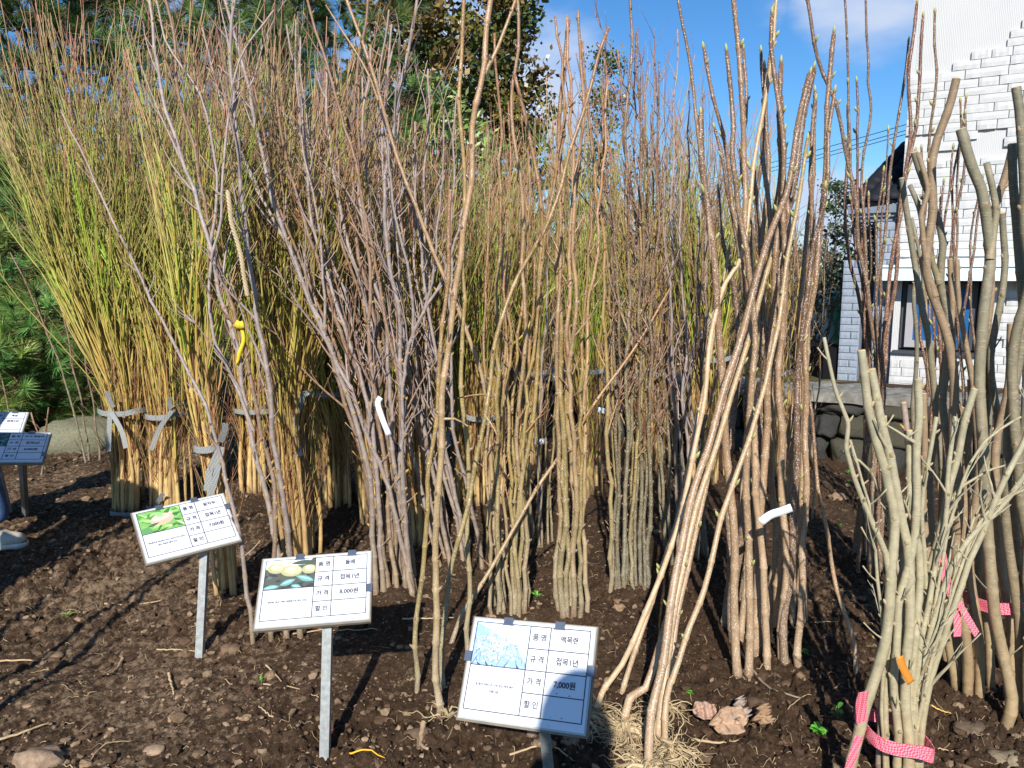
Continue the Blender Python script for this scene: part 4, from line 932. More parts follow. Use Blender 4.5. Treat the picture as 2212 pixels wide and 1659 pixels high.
# --- drawn individuals: grey plums on the left
sapling([(548, 1400), (527, 1200), (510, 1100), (450, 900), (410, 810), (350, 686), (283, 553), (233, 450), (187, 360), (133, 237)], .0088, .003, 'plum', 'dark grey sapling leaning far left across the yellow green bundles', lean=.25, auto=4, alen=(.05, .15), node=.06)
sapling([(622, 1385), (600, 1200), (547, 970), (533, 886), (513, 753), (470, 620), (453, 533), (413, 400), (387, 327), (347, 167), (320, 0)], .0105, .004, 'plum', 'grey forked plum sapling with a red brown branch, left of the pear sign', lean=.1,
        branches=[([(547, 930), (500, 803), (460, 720), (453, 586), (472, 480), (482, 367), (513, 150), (593, 20)], .0065, .003), ([(453, 533), (470, 400), (433, 217), (363, 100), (337, 0)], .0055, .0028)], auto=8, alen=(.2, .5), node=.07)
sapling([(650, 1385), (623, 1120), (590, 953), (580, 853), (563, 720), (547, 586), (533, 500), (520, 367), (503, 233), (497, 67), (507, 0)], .0115, .0042, 'plum', 'thick straight grey plum sapling rising just left of the twisted rope', lean=.1, auto=9, alen=(.2, .55), node=.07)
sapling([(585, 1390), (600, 1100), (573, 986), (550, 853), (513, 670), (467, 553), (440, 430), (400, 250), (380, 100), (360, 0)], .0095, .0038, 'brownplum', 'brown plum sapling crossing behind the yellow tag left of the rope', lean=.15, auto=7, alen=(.2, .5), node=.07)
sapling([(894, 1292), (870, 1180), (851, 1100), (821, 1020), (774, 903), (754, 843), (727, 786), (701, 710), (664, 630), (633, 547), (583, 460), (547, 407), (517, 330), (470, 200), (440, 60)], .0105, .0035, 'plum', 'long grey plum sapling sweeping up left from beside the pear sign', lean=.1, auto=9, alen=(.2, .5), node=.06, flare=.8,
        branches=[([(701, 710), (700, 640), (697, 560), (690, 470), (660, 350), (640, 200), (640, 40)], .0055, .0028)])
sapling([(903, 1282), (882, 1200), (871, 1100), (867, 986), (871, 853), (884, 760), (897, 720), (917, 676), (947, 630), (970, 560), (1000, 450)], .0095, .0045, 'plum', 'mottled grey plum sapling leaning right with a forked top near the olive pair', lean=-.05, auto=3, node=.05, flare=.7,
        branches=[([(893, 730), (890, 660), (880, 560), (850, 420), (838, 300), (820, 180), (835, 20)], .006, .003), ([(912, 685), (935, 600), (945, 500), (960, 380), (958, 250)], .0055, .003)])
sapling([(860, 1285), (838, 1100), (820, 950), (803, 800), (800, 650), (790, 500), (760, 330), (700, 120), (660, -10)], .010, .0035, 'brownplum', 'red brown plum sapling in the middle of the left centre cluster', lean=.1, auto=8, node=.07, flare=.6)
sapling([(1090, 1330), (1075, 1180), (1060, 1000), (1041, 826), (1014, 736), (984, 653), (937, 533), (897, 443), (864, 350), (817, 217), (787, 117), (754, 5)], .009, .0048, 'pearbrown', 'brown speckled sapling slanting up left from behind the magnolia sign', lean=.05, node=.1, branches=[([(817, 217), (790, 150), (735, 60), (705, 10)], .004, .0025)])
# olive and brown front pair
sapling([(954, 1560), (940, 1491), (936, 1381), (935, 1209), (943, 1124), (947, 1053), (954, 953), (957, 853), (964, 760), (967, 713), (977, 636), (992, 553), (997, 483), (1017, 383), (1024, 283), (1047, 167), (1051, 77), (1064, -2)], .0105, .0062, 'pearbrown', 'tall thick brown sapling left of the magnolia sign, taller of the front pair', node=.11, amp=.35, zig=.003, flare=.9,
        branches=[([(1047, 160), (1075, 100), (1100, 30), (1112, -5)], .005, .0035), ([(957, 905), (985, 905), (1012, 920)], .0035, .002, -.05)], roots=14)
sapling([(897, 1502), (899, 1381), (913, 1234), (932, 1088), (931, 1053), (940, 900), (944, 820), (954, 703), (964, 586), (977, 412)], .0082, .0055, 'pear', 'dark olive cut sapling, shorter and left of the front pair', node=.12, amp=.35, zig=.004, cutend=True)
sapling([(960, 1500), (955, 1381), (972, 1264), (994, 1172), (1012, 1088), (1024, 1013), (1041, 936), (1057, 836), (1071, 753), (1091, 670), (1117, 603), (1144, 553), (1171, 500), (1197, 427), (1237, 320), (1274, 200), (1314, 60)], .0085, .0052, 'pear', 'long olive sapling slanting up right across the centre', lean=.3, node=.11, amp=.35, zig=.004,
        branches=[([(1060, 855), (1030, 852), (985, 860)], .0035, .002, -.05), ([(1050, 900), (1068, 925), (1085, 955)], .0035, .002, -.03)])
sapling([(1012, 1420), (1009, 1286), (1005, 1172), (1002, 1053), (1001, 936), (997, 836), (998, 736), (1001, 653), (999, 553), (996, 450), (992, 333), (994, 217), (1001, 100), (1003, -2)], .0085, .005, 'pear', 'upright olive grey sapling right of the tall brown one, near the centre', node=.1, amp=.35, zig=.005)
sapling([(962, 1400), (994, 1326), (1038, 1264), (1086, 1187), (1163, 1051), (1211, 980), (1255, 915), (1297, 853), (1377, 746), (1451, 623)], .0085, .004, 'pearbrown', 'long brown sapling lying diagonally across the centre from left to right', lean=.45, node=.13, zig=.005, wob=.003)
sapling([(1216, 1336), (1214, 1198), (1218, 1088), (1217, 1020), (1214, 853), (1211, 720), (1204, 553), (1207, 470), (1212, 400), (1211, 233), (1221, 150), (1231, 40)], .0125, .006, 'pear', 'thickest olive sapling of the upright cluster right of the magnolia sign', node=.12, amp=.3, zig=.005)
sapling([(1108, 1332), (1120, 1100), (1150, 900), (1165, 700), (1166, 560), (1164, 467), (1147, 300), (1117, 160)], .0085, .006, 'pear', 'olive sapling ending in a bare tip against the cedars at centre', node=.12, amp=.3, zig=.006)
sapling([(1130, 1330), (1133, 1200), (1123, 1100), (1120, 900), (1131, 700), (1127, 560), (1124, 400), (1106, 250), (1110, 120), (1112, 0)], .009, .0045, 'pearbrown', 'light brown sapling running straight up through the picture centre', node=.1, zig=.006, auto=2, alen=(.06, .15))
# magnolias leaning in front
MG = 'bare root magnolias leaning at the front'
sapling([(1268, 1578), (1300, 1500), (1346, 1432), (1394, 1322), (1445, 1198), (1475, 1106), (1503, 953), (1523, 853), (1535, 725), (1567, 613), (1603, 553), (1625, 420), (1631, 340), (1667, 120), (1679, 0)], .0088, .0052, 'magtan', 'leftmost leaning bare root magnolia, tan turning green high up', MG, lean=.55, node=.12, buds=.8, roots=150, amp=.3, zig=.0015, wob=.0022)
sapling([(1352, 1600), (1348, 1545), (1362, 1505), (1394, 1485), (1419, 1418), (1448, 1330), (1472, 1200), (1500, 1060), (1545, 900), (1590, 760)], .012, .0075, 'magnolia', 'pale hooked magnolia base bending right above its roots', MG, lean=.5, node=.2, roots=170, flare=.5, wob=.003, cutend=True, zig=.0015)
sapling([(1400, 1690), (1399, 1640), (1405, 1538), (1431, 1418), (1457, 1238), (1499, 1053), (1535, 953), (1567, 833), (1599, 733), (1647, 553), (1671, 480), (1703, 400), (1727, 260), (1751, 160)], .0120, .0088, 'magnolia', 'thick speckled front magnolia leaning right in the middle of the leaning group', MG, lean=.7, node=.13, buds=.5, roots=120, amp=.2, wob=.0022, zig=.0015)
sapling([(1442, 1650), (1436, 1560), (1440, 1490), (1457, 1450), (1491, 1358), (1525, 1268), (1558, 1126), (1580, 1062), (1603, 985), (1640, 870), (1659, 813), (1687, 673), (1703, 553), (1727, 400), (1743, 304)], .0088, .006, 'magtan', 'rightmost leaning bare root magnolia crossing the standing group', MG, lean=.6, node=.12, buds=.8, roots=170, amp=.3, wob=.0022, zig=.0015)
sapling([(1437, 1560), (1445, 1470), (1460, 1330), (1480, 1240), (1510, 1110), (1552, 930), (1600, 760), (1650, 600), (1690, 470), (1720, 330)], .0095, .006, 'magnolia', 'speckled magnolia just behind the middle of the leaning group', MG, lean=.6, node=.12, buds=.6, roots=40, wob=.0022, zig=.0015)
sapling([(1588, 1390), (1582, 1313), (1607, 1145), (1619, 1053), (1643, 913), (1663, 753), (1675, 633), (1687, 540), (1727, 320), (1755, 150)], .0175, .012, 'magdark', 'thickest dark purple brown magnolia with a broken tip, leaning right', lean=.15, node=.16, buds=.4, amp=.15, wob=.004, tint=.95)
sapling([(1604, 1470), (1588, 1420), (1580, 1300), (1578, 1150), (1568, 950), (1553, 800), (1545, 700), (1537, 560), (1525, 400), (1515, 250)], .0145, .0095, 'magnolia', 'thick brown magnolia with a sawn top, leftmost of the standing group', lean=.1, node=.16, cutend=True, buds=.3, amp=.18,
        branches=[([(1537, 560), (1520, 420), (1505, 320), (1490, 160), (1470, 30), (1466, -5)], .006, .004)])
sapling([(1660, 1450), (1648, 1330), (1640, 1180), (1632, 1000), (1620, 800), (1614, 560), (1608, 380), (1596, 200), (1590, 80), (1588, 0)], .0125, .0065, 'magnolia', 'straight brown magnolia rising through the left of the standing group', lean=.1, node=.13, buds=.6)
sapling([(1772, 1130 + 360), (1843 + 10, 1470), (1843, 1388), (1817, 1276), (1787, 1145), (1767, 1013), (1751, 933), (1739, 849)][1:] , .0085, .005, 'magnolia', 'lone slim sapling leaning left on open soil right of the standing group', lean=.2, node=.14, cutend=True)
sapling([(1885, 1250), (1891, 1000), (1893, 850), (1889, 740), (1871, 600), (1851, 460), (1831, 360), (1807, 240), (1775, 140), (1747, 0)], .0105, .0062, 'magdark', 'dark magnolia forking far left against the blue sky', node=.13, buds=.6,
        branches=[([(1851, 460), (1839, 380), (1839, 280), (1831, 120), (1825, 4)], .0055, .004), ([(1871, 600), (1867, 480), (1867, 360), (1877, 240), (1871, 180), (1875, 120), (1869, -2)], .006, .004), ([(1889, 740), (1893, 640), (1905, 520), (1912, 400), (1916, 285)], .005, .003)])
sapling([(1897, 1260), (1903, 1000), (1903, 873), (1911, 753), (1927, 573), (1943, 440), (1955, 360), (1963, 280), (1967, 160), (1983, 8)], .0105, .006, 'magred', 'dark red magnolia rising along the left edge of the white house', node=.13, buds=.4, extend=False, branches=[([(1943, 450), (1958, 380), (1975, 330)], .004, .003)])
sapling([(1420, 1640), (1424, 1560), (1440, 1440), (1466, 1280), (1495, 1140), (1540, 985), (1585, 835), (1630, 690), (1672, 540), (1700, 430)], .0105, .0075, 'magtan', 'long straight tan magnolia between the two thickest of the leaning group', MG, lean=.65, node=.14, buds=.4, amp=.2, wob=.002, zig=.001)
sapling([(1330, 1520), (1372, 1400), (1420, 1262), (1462, 1130), (1490, 1000), (1512, 880), (1535, 760), (1552, 650), (1575, 540)], .0085, .006, 'magtan', 'slim tan magnolia just right of the leftmost leaning one', MG, lean=.5, node=.13, buds=.5, amp=.25, wob=.002, zig=.001)
cluster(7, [(1120, 1690, 1760), (900, 1690, 1765), (700, 1690, 1775), (500, 1680, 1790)], (420, 640), (.0055, .008), ['darkpear', 'pear', 'magnolia'],
        'thin dark sapling at the right edge of the standing magnolias', 'thin dark saplings beside the standing magnolias', auto=4, seed=17)
# right: sawn thick saplings
CG = 'sawn thick saplings tied with a pink strap at the right edge'
def cutsap(px, r0, r1, sty, lab, br=(), **k):
    sapling(px, r0, r1, sty, lab, k.pop('g', CG), cutend=True, extend=False, branches=br, node=k.pop('node', .16), amp=.10, zig=.004, wob=.007, sides=10, flare=.1, **k)
cutsap([(2095, 1516), (2083, 1388), (2076, 1276), (2070, 1120), (2067, 993), (2051, 793), (2031, 673), (2010, 580), (2015, 440), (2019, 340), (2043, 240), (2053, 172)], .0148, .0105, 'cut', 'tallest sawn tan sapling in front of the white wall, bending left then right', [([(2020, 640), (1998, 560), (1985, 450), (2003, 410), (1988, 330)], .008, .0065)])
cutsap([(2070, 1497), (2058, 1380), (2050, 1240), (2040, 1100), (2050, 960), (2043, 713), (2029, 613), (2031, 520), (2023, 472), (2007, 392), (1985, 328)], .013, .009, 'cutgrey', 'sawn sapling left of the tallest with a bent top, white wall behind', [([(2029, 613), (2000, 520), (1985, 450), (1965, 400)], .0075, .0065)])
cutsap([(2162, 1576), (2186, 1540), (2190, 1500), (2170, 1400), (2150, 1300), (2133, 1180), (2125, 1050), (2122, 900), (2123, 693), (2138, 560), (2135, 520), (2123, 420), (2095, 352), (2075, 280)], .016, .0125, 'cutgrey', 'thick sawn sapling with a curved foot, its grey top slanting left', [([(2138, 560), (2150, 440), (2135, 390), (2128, 352)], .009, .008)])
cutsap([(2120, 1520), (2112, 1380), (2108, 1200), (2110, 1000), (2107, 853), (2128, 750), (2143, 653), (2148, 560), (2143, 520), (2155, 440), (2167, 380), (2179, 312)], .014, .0095, 'cut', 'warm brown sawn sapling whose top meets its neighbour in a peak', [([(2107, 853), (2090, 760), (2075, 640), (2070, 560)], .008, .006)])
cutsap([(2205, 1560), (2195, 1400), (2180, 1250), (2172, 1100), (2180, 900), (2196, 760), (2205, 640), (2199, 500), (2190, 400), (2187, 312)], .014, .0105, 'cutgrey', 'grey sawn sapling forming the right side of the peaked pair')
cutsap([(2228, 1580), (2222, 1400), (2216, 1200), (2200, 1000), (2190, 900), (2196, 760), (2215, 620), (2205, 500), (2212, 400), (2200, 270), (2192, 190)], .016, .011, 'cutgrey', 'sawn sapling cut off by the right edge of the picture')
cutsap([(2045, 1440), (2040, 1300), (2036, 1100), (2028, 900), (2010, 760), (1985, 640), (1965, 520), (1950, 440), (1945, 385)], .0125, .0085, 'cutgrey', 'leftmost tall sawn sapling, slim and leaning left before the porch', [([(1995, 690), (1988, 560), (1975, 470)], .006, .005)])
cutsap([(2150, 1500), (2140, 1350), (2145, 1150), (2152, 950), (2148, 820), (2160, 700), (2170, 560), (2164, 460)], .013, .0085, 'cutgrey', 'sawn sapling short topped behind the peaked pair')
cutsap([(2180, 1520), (2172, 1350), (2160, 1180), (2155, 1000), (2170, 850), (2185, 700)], .0135, .010, 'cut', 'stout sawn sapling ending low between the right edge saplings')
cutsap([(2030, 1420), (2022, 1250), (2015, 1080), (2022, 900), (2040, 780), (2058, 660), (2062, 560)], .012, .008, 'cut', 'tan sawn sapling ending level with the window of the white house')
cutsap([(2235, 1500), (2228, 1300), (2220, 1100), (2214, 900), (2222, 700), (2230, 500)], .014, .010, 'cutgrey', 'sawn sapling mostly hidden behind the right picture edge')
cutsap([(1975, 1330), (1972, 1200), (1968, 1050), (1975, 900), (1985, 800), (1972, 700), (1968, 640), (1976, 600)], .010, .007, 'cutgrey', 'short knobbly sawn sapling just left of the blue window')
for k, (x, t) in enumerate(((2085, 820), (2112, 760), (2140, 700), (2195, 820), (2065, 880), (2005, 850))):
    cutsap([(x, 1480), (x - 4, 1300), (x + R.uniform(-12, 12), 1100), (x + R.uniform(-15, 15), 950), (x + R.uniform(-20, 20), t)], R.uniform(.011, .0145), .009, R.choice(('cut', 'cutgrey')), 'low sawn sapling in the crowded right edge bundle, foot %s' % ['just left of its middle', 'at its middle', 'right of its middle', 'at its right side', 'left of its middle', 'at its far left'][k])
# pink strap round them
def strap_thing(cx, cy, Y, rx, ry, label, ends, w=.034, tilt=0.0, sag=.0, name='pink_strap'):
    c = P(cx, cy, Y); root = empty(name, c, label, 'strap')
    th = np.linspace(0, 2 * math.pi, 61); rr = random.Random(int(cx))
    sq_ = lambda a: np.sign(a) * np.abs(a) ** .6
    ring = np.c_[sq_(np.cos(th)) * rx, sq_(np.sin(th)) * ry, -tilt * np.cos(th) + sag * np.sin(th) + .004 * np.sin(th * 3)]
    mb = MB(); mb.ribbon(ring, w, (0, 0, 1), th=.002); mb.build('loop', M['webpink'], root, smooth=False)
    for e, wd in ends:
        q = chain(e, Y - ry - .012, -.03) - c; q, s = crom(q, .05); q = at_s(q, s, np.linspace(0, s[-1], 16)); m2 = MB(); m2.ribbon(q, w * .85, wd, th=.002); m2.build('loose_end', M['webpink'], root, smooth=False)
strap_thing(2124, 1250, 2.30, .118, .225, 'pink strap with hanging ends around the thick sawn saplings at the right', [([(2046, 1262), (2038, 1220), (2030, 1185)], (1, .2, .2)), ([(2046, 1266), (2075, 1310), (2110, 1370)], (.8, .2, -.5)), ([(2048, 1266), (2066, 1320), (2068, 1375)], (.9, .4, .1))], tilt=-.012, sag=.0)
# front pink bundle
PG = 'grey green stems of the pink tied front bundle'
def ps(px, r0, r1, lab, cut=True, br=(), sty='greygreen', auto=0, **k):
    sapling(px, r0, r1, sty, lab, PG, cutend=cut, extend=False, branches=br, node=.075, amp=.10, zig=.003, wob=.0035, sides=10, flare=.1, auto=auto, alen=(.06, .22), **k)
ps([(1838, 1700), (1843, 1650), (1858, 1590), (1870, 1538), (1903, 1426), (1920, 1313), (1924, 1231), (1934, 1126), (1918, 1050), (1895, 960), (1877, 873), (1863, 757)], .0145, .0095, 'thick sawn stem leaning left at the front of the pink tied bundle', br=[([(1922, 1240), (1907, 1175), (1887, 1133), (1851, 1053), (1827, 973), (1827, 913), (1803, 833), (1783, 729)], .0075, .004)])
ps([(1960, 1700), (1960, 1613), (1956, 1463), (1966, 1351), (1960, 1268), (1955, 1209), (1943, 1113), (1927, 1013), (1903, 901), (1883, 797)], .0140, .0095, 'thickest pale sawn stem in the middle of the pink tied bundle', auto=2)
ps([(1940, 1700), (1940, 1600), (1932, 1500), (1940, 1400), (1945, 1300), (1970, 1200), (1985, 1100), (1982, 1000), (1984, 900), (1985, 820)], .010, .009, 'sawn stem with a knobbly top just left of the window in the pink tied bundle', br=[([(1984, 960), (1965, 950), (1935, 930), (1910, 915)], .004, .002)])
ps([(1990, 1690), (1990, 1595), (2012, 1482), (2053, 1343), (2085, 1250), (2113, 1182), (2160, 1060), (2212, 950), (2260, 850)], .009, .0065, 'outer stem of the pink tied bundle leaning farthest right', False, auto=8)
ps([(1982, 1690), (1982, 1538), (1997, 1426), (2038, 1257), (2095, 1163), (2151, 1107), (2188, 1051), (2230, 990)], .0085, .006, 'second stem from the right in the pink tied bundle, with thorny side twigs', False, auto=8)
ps([(1970, 1690), (1972, 1550), (1982, 1407), (2012, 1276), (2042, 1126), (2047, 1013), (2065, 900)], .0085, .005, 'pale thin stem of the pink tied bundle rising before the white wall', False, auto=7)
ps([(1925, 1690), (1915, 1580), (1922, 1450), (1935, 1330), (1930, 1200), (1925, 1100), (1910, 1000), (1905, 900)], .0085, .006, 'slim upright stem left of the middle of the pink tied bundle', True, auto=3)
ps([(1905, 1680), (1898, 1580), (1910, 1480), (1930, 1380), (1950, 1200), (1962, 1050), (1958, 930), (1955, 870)], .0075, .007, 'reddish sawn stem with a fresh cut in the pink tied bundle', True, sty='plum')
ps([(1950, 1680), (1975, 1570), (1978, 1480), (1990, 1380), (2000, 1270), (2040, 1100), (2075, 960), (2110, 840)], .010, .008, 'sawn grey green stem forking right in the pink tied bundle', True, br=[([(2000, 1270), (1995, 1150), (1998, 1050), (2010, 960), (2020, 900)], .006, .005), ([(2040, 1100), (2080, 1050), (2150, 1010), (2210, 1000)], .004, .002)])
ps([(1930, 1680), (1945, 1560), (1950, 1450), (1948, 1320), (1930, 1180), (1900, 1060), (1860, 1000), (1815, 975)], .007, .003, 'thin stem of the pink tied bundle bending left over the soil', False, auto=2)
ps([(1968, 1690), (1964, 1580), (1968, 1400), (1985, 1250), (1976, 1150), (1965, 1050), (1967, 1000), (1970, 930)], .0105, .009, 'stout stem at the back of the pink tied bundle', True, auto=2)
ps([(1945, 1690), (1968, 1560), (1990, 1430), (2020, 1290), (2050, 1130), (2110, 985), (2160, 930), (2208, 900)], .006, .0028, 'thin twiggy stem of the pink tied bundle arching right at wall height', False, auto=7)
ps([(1955, 1690), (1985, 1540), (2030, 1380), (2075, 1230), (2120, 1130), (2170, 1080), (2230, 1030)], .0065, .003, 'thin outer stem of the pink tied bundle crossing the sawn saplings', False, auto=7)
ps([(1915, 1690), (1908, 1560), (1915, 1420), (1900, 1280), (1885, 1150), (1860, 1040), (1838, 950)], .006, .003, 'thin stem at the left of the pink tied bundle, tip beside the stone wall', False, auto=5)
strap_thing(1930, 1583, 1.815, .082, .082, 'pink strap holding the front right bundle of grey green stems', [([(1862, 1560), (1860, 1520), (1866, 1495)], (1, .2, .2)), ([(1856, 1590), (1840, 1640), (1828, 1675)], (.7, .4, .2))], tilt=.024, sag=-.0)

# --- thin saplings far left
for k, px in enumerate(([(190, 1008), (150, 860), (118, 760), (95, 700), (60, 620), (20, 545)], [(196, 1000), (168, 850), (148, 740), (130, 660), (112, 590)], [(214, 1003), (196, 850), (182, 740), (176, 660)], [(58, 960), (30, 850), (4, 760), (-20, 690)], [(40, 985), (18, 880), (0, 800), (-15, 740)], [(85, 1030), (95, 960), (104, 880)], [(100, 1020), (88, 960), (70, 890)])):
    sapling(px, .0075, .004, 'darkpear', ['thin dark sapling leaning left among small pines, longest of the far left ones', 'thin dark sapling next to the longest at far left', 'thin dark sapling nearest the grey boulder', 'thin stick rising behind the far blue sign', 'lower thin stick behind the far blue sign', 'short thin stick right of the far blue sign post', 'short thin stick behind the corner of the far blue sign'][k], 'thin saplings at the far left', auto=2, alen=(.05, .2), node=.08)

# ------------------------------------------------------------------ price signs
M['paper'] = simple('white_sign_paper', (.66, .685, .74), .32, .5, .01, 3)
M['lam'] = simple('cloudy_laminate_edge', (.42, .43, .42), .3, .5, .1, 30)
M['board'] = simple('brown_grey_board', (.20, .17, .13), .7, .3, .2, 30)
M['ink'] = simple('dark_print', (.03, .03, .045), .5, .3, .01, 5)
M['galv'] = simple('galvanised_post', (.30, .31, .30), .45, .5, .25, 60, .15, metal=.35)
M['clip'] = simple('steel_clip', (.16, .19, .24), .35, .6, .15, 20, metal=.6)
def text(root, s, x, y, size, name='lettering', align='CENTER', m='ink', squash=1.0):
    cu = bpy.data.curves.new('t', 'FONT'); cu.body = s; cu.size = size; cu.align_x = align; cu.align_y = 'CENTER'; cu.resolution_u = 3; cu.offset = size * .017
    o = bpy.data.objects.new('t', cu); COL.objects.link(o); bpy.context.view_layer.update()
    me = bpy.data.meshes.new_from_object(o.evaluated_get(bpy.context.evaluated_depsgraph_get())); bpy.data.objects.remove(o)
    me.name = name; me.materials.clear(); me.materials.append(M[m])
    t = link(name, me, root); t.location = (x, -.0046, y); t.rotation_euler = (math.pi / 2, 0, 0); t.scale = (squash, 1, 1); return t
def poly(mb, pts, c, y):
    pts = np.array(pts, float); n = len(pts); ce = pts.mean(0); v = np.c_[np.r_[pts[:, 0], ce[0]], np.full(n + 1, y), np.r_[pts[:, 1], ce[1]]]
    mb.add(v, t=[(i, (i + 1) % n, n) for i in range(n)], c=c)
def ell(cx, cy, rx, ry, n=22, rot=0.0):
    th = np.linspace(0, 2 * math.pi, n, endpoint=False); x, y = np.cos(th) * rx, np.sin(th) * ry; return np.c_[cx + x * math.cos(rot) - y * math.sin(rot), cy + x * math.sin(rot) + y * math.cos(rot)]
def leafp(cx, cy, L, w, rot):
    t = np.linspace(0, 1, 8); up = np.c_[t * L - L / 2, np.sin(t * math.pi) * w]; dn = np.c_[t[::-1] * L - L / 2, -np.sin(t[::-1] * math.pi) * w]; p = np.vstack([up, dn[1:-1]])
    return np.c_[cx + p[:, 0] * math.cos(rot) - p[:, 1] * math.sin(rot), cy + p[:, 0] * math.sin(rot) + p[:, 1] * math.cos(rot)]
def sign(pos, yaw, tilt, roll, ar, label, rows, desc, pic, stake, clips, fade=None):
    W = .305; H = W * ar
    Rm = Matrix.Rotation(math.radians(yaw), 4, 'Z') @ Matrix.Rotation(-math.radians(tilt), 4, 'X') @ Matrix.Rotation(math.radians(roll), 4, 'Y')
    root = empty('price_sign', pos, label, 'sign', 'plant price signs'); root.rotation_euler = Rm.to_euler()
    mb = MB(); mb.box((-W / 2 - .004, .0, -H / 2 - .005), (W / 2 + .003, .010, H / 2 + .002)); mb.build('board', M['board'], root, smooth=False)
    mb = MB(); mb.box((-W / 2, -.0022, -H / 2), (W / 2, -.0004, H / 2)); mb.build('laminate', M['lam'], root, smooth=False)
    mb = MB(); mb.box((-W / 2 + .004, -.0032, -H / 2 + .004), (W / 2 - .004, -.0024, H / 2 - .004)); mb.build('paper', M['paper'], root, smooth=False)
    X = lambda u: -W / 2 + u * W; Z = lambda v: H / 2 - v * H
    fx0, fx1, fy0, fy1 = .035, .962, .045, .905; c1, c2 = .487, .652; rws = [fy0, .265, .475, .69, fy1]
    mb = MB(); lw = .00095
    def hl(v, a, b): mb.box((X(a), -.0040, Z(v) - lw), (X(b), -.0034, Z(v) + lw))
    def vl(u, a, b): mb.box((X(u) - lw, -.0042, Z(b)), (X(u) + lw, -.0034, Z(a)))
    for v in (fy0, fy1): hl(v, fx0, fx1)
    for v in rws[1:-1]: hl(v, c1, fx1)
    hl(rws[2], fx0, c1)
    for u in (fx0, c1, c2, fx1): vl(u, fy0, fy1)
    mb.build('printed_grid', M['ink'], root, smooth=False)
    for k, s in enumerate(('품 명', '규 격', '가 격', '할 인')): text(root, s, X((c1 + c2) / 2), Z((rws[k] + rws[k + 1]) / 2), .0165)
    for k, s in enumerate(rows):
        if s: text(root, s, X((c2 + fx1) / 2), Z((rws[k] + rws[k + 1]) / 2), .0175 if k else .0165, squash=.95)
    for k, s in enumerate(desc): text(root, s, X((fx0 + c1) / 2), Z(.66 + k * .06), .0062 if len(s) > 20 else .0066)
    sp_ = random.Random(int(abs(pos[0]) * 1000)); mb = MB()
    for k in range(16):
        cx_, cy_, r_ = X(sp_.uniform(.04, .96)), Z(sp_.uniform(.5, .97)), sp_.uniform(.0004, .0013); poly(mb, ell(cx_, cy_, r_ * 1.5, r_, 6, sp_.uniform(0, 3)), (.14, .10, .07), -.0044)
    mb.build('mud_splash', M['paint'], root, smooth=False)['kind'] = 'stuff'
    # picture
    x0, x1, z0, z1 = X(fx0) + lw, X(c1) - lw, Z(rws[2]) + lw, Z(fy0) - lw; pw, ph = x1 - x0, z1 - z0; rr = random.Random(len(label)); mb = MB()
    cl = lambda pts: np.c_[np.clip(pts[:, 0], x0, x1), np.clip(pts[:, 1], z0, z1)]
    bgc = {'plum': (.20, .42, .12), 'pear': (.09, .10, .08), 'magnolia': (.30, .45, .80), 'dark': (.06, .14, .12)}[pic]
    poly(mb, [(x0, z0), (x1, z0), (x1, z1), (x0, z1)], bgc, -.0036); y = -.0038
    def add(pts, c):
        nonlocal y
        y -= .000006; poly(mb, cl(pts), c, y)
    U = lambda u, v: (x0 + u * pw, z1 - v * ph)
    if pic == 'plum':
        for k in range(60): add(leafp(*U(rr.random(), rr.random()), pw * rr.uniform(.15, .4), ph * rr.uniform(.03, .09), rr.uniform(-.9, .9)), [(.10, .30, .06), (.35, .60, .20), (.05, .18, .05), (.55, .68, .35), (.22, .50, .12)][rr.randrange(5)])
        add(ell(*U(.54, .47), pw * .28, ph * .26, rot=.12), (.80, .42, .36)); add(ell(*U(.52, .38), pw * .22, ph * .14, rot=.12), (.85, .52, .46)); add(ell(*U(.58, .60), pw * .18, ph * .10, rot=.15), (.70, .42, .27))
        add(leafp(*U(.49, .24), pw * .28, ph * .12, -.5), (.30, .62, .22)); add(leafp(*U(.30, .66), pw * .32, ph * .06, .25), (.08, .14, .08)); add(leafp(*U(.12, .9), pw * .3, ph * .2, 1.1), (.12, .30, .12))
    elif pic == 'pear':
        add(np.array([U(0, 0), U(.95, 0), U(.8, .2), U(0, .3)]), (.70, .74, .76))
        for k in range(26): add(leafp(*U(rr.random(), rr.uniform(.5, 1)), pw * rr.uniform(.1, .22), ph * .05, rr.uniform(-.6, .8)), (.05, .055, .06) if rr.random() < .6 else (.12, .16, .14))
        add(leafp(*U(.75, .12), pw * .5, ph * .08, .05), (.07, .10, .08))
        for (u, v, a, b) in ((.22, .28, .19, .18), (.89, .38, .15, .16), (.53, .40, .22, .20)):
            add(ell(*U(u, v), pw * a, ph * b, rot=-.05), (.42, .40, .22)); add(ell(*U(u + .02, v - .03), pw * a * .75, ph * b * .65), (.62, .60, .32)); add(ell(*U(u - .02, v - .06), pw * a * .4, ph * b * .3), (.75, .70, .52))
            for k in range(26): add(ell(*U(u + rr.gauss(0, a * .42), v + rr.gauss(.04, b * .42)), pw * .006, ph * .008, 5), (.22, .20, .12))
        for (u, v, L, rot) in ((.47, .80, .34, .35), (.82, .70, .42, -.35), (.14, .95, .36, .15), (.66, .98, .25, -.4)): add(leafp(*U(u, v), pw * L, ph * .10, rot), (.14, .34, .34)); add(leafp(*U(u, v - .015), pw * L * .8, ph * .035, rot), (.34, .55, .52))
    elif pic == 'magnolia':
        add(np.array([U(0, .0), U(1, 0), U(1, .9), U(.8, .5)]), (.55, .68, .92))
        for k in range(34):
            u, v = rr.random(), rr.uniform(.35, 1); a = rr.uniform(.9, 2.2); L = rr.uniform(.1, .35); add(leafp(*U(u, v), pw * L, ph * .006, a), (.12, .12, .16))
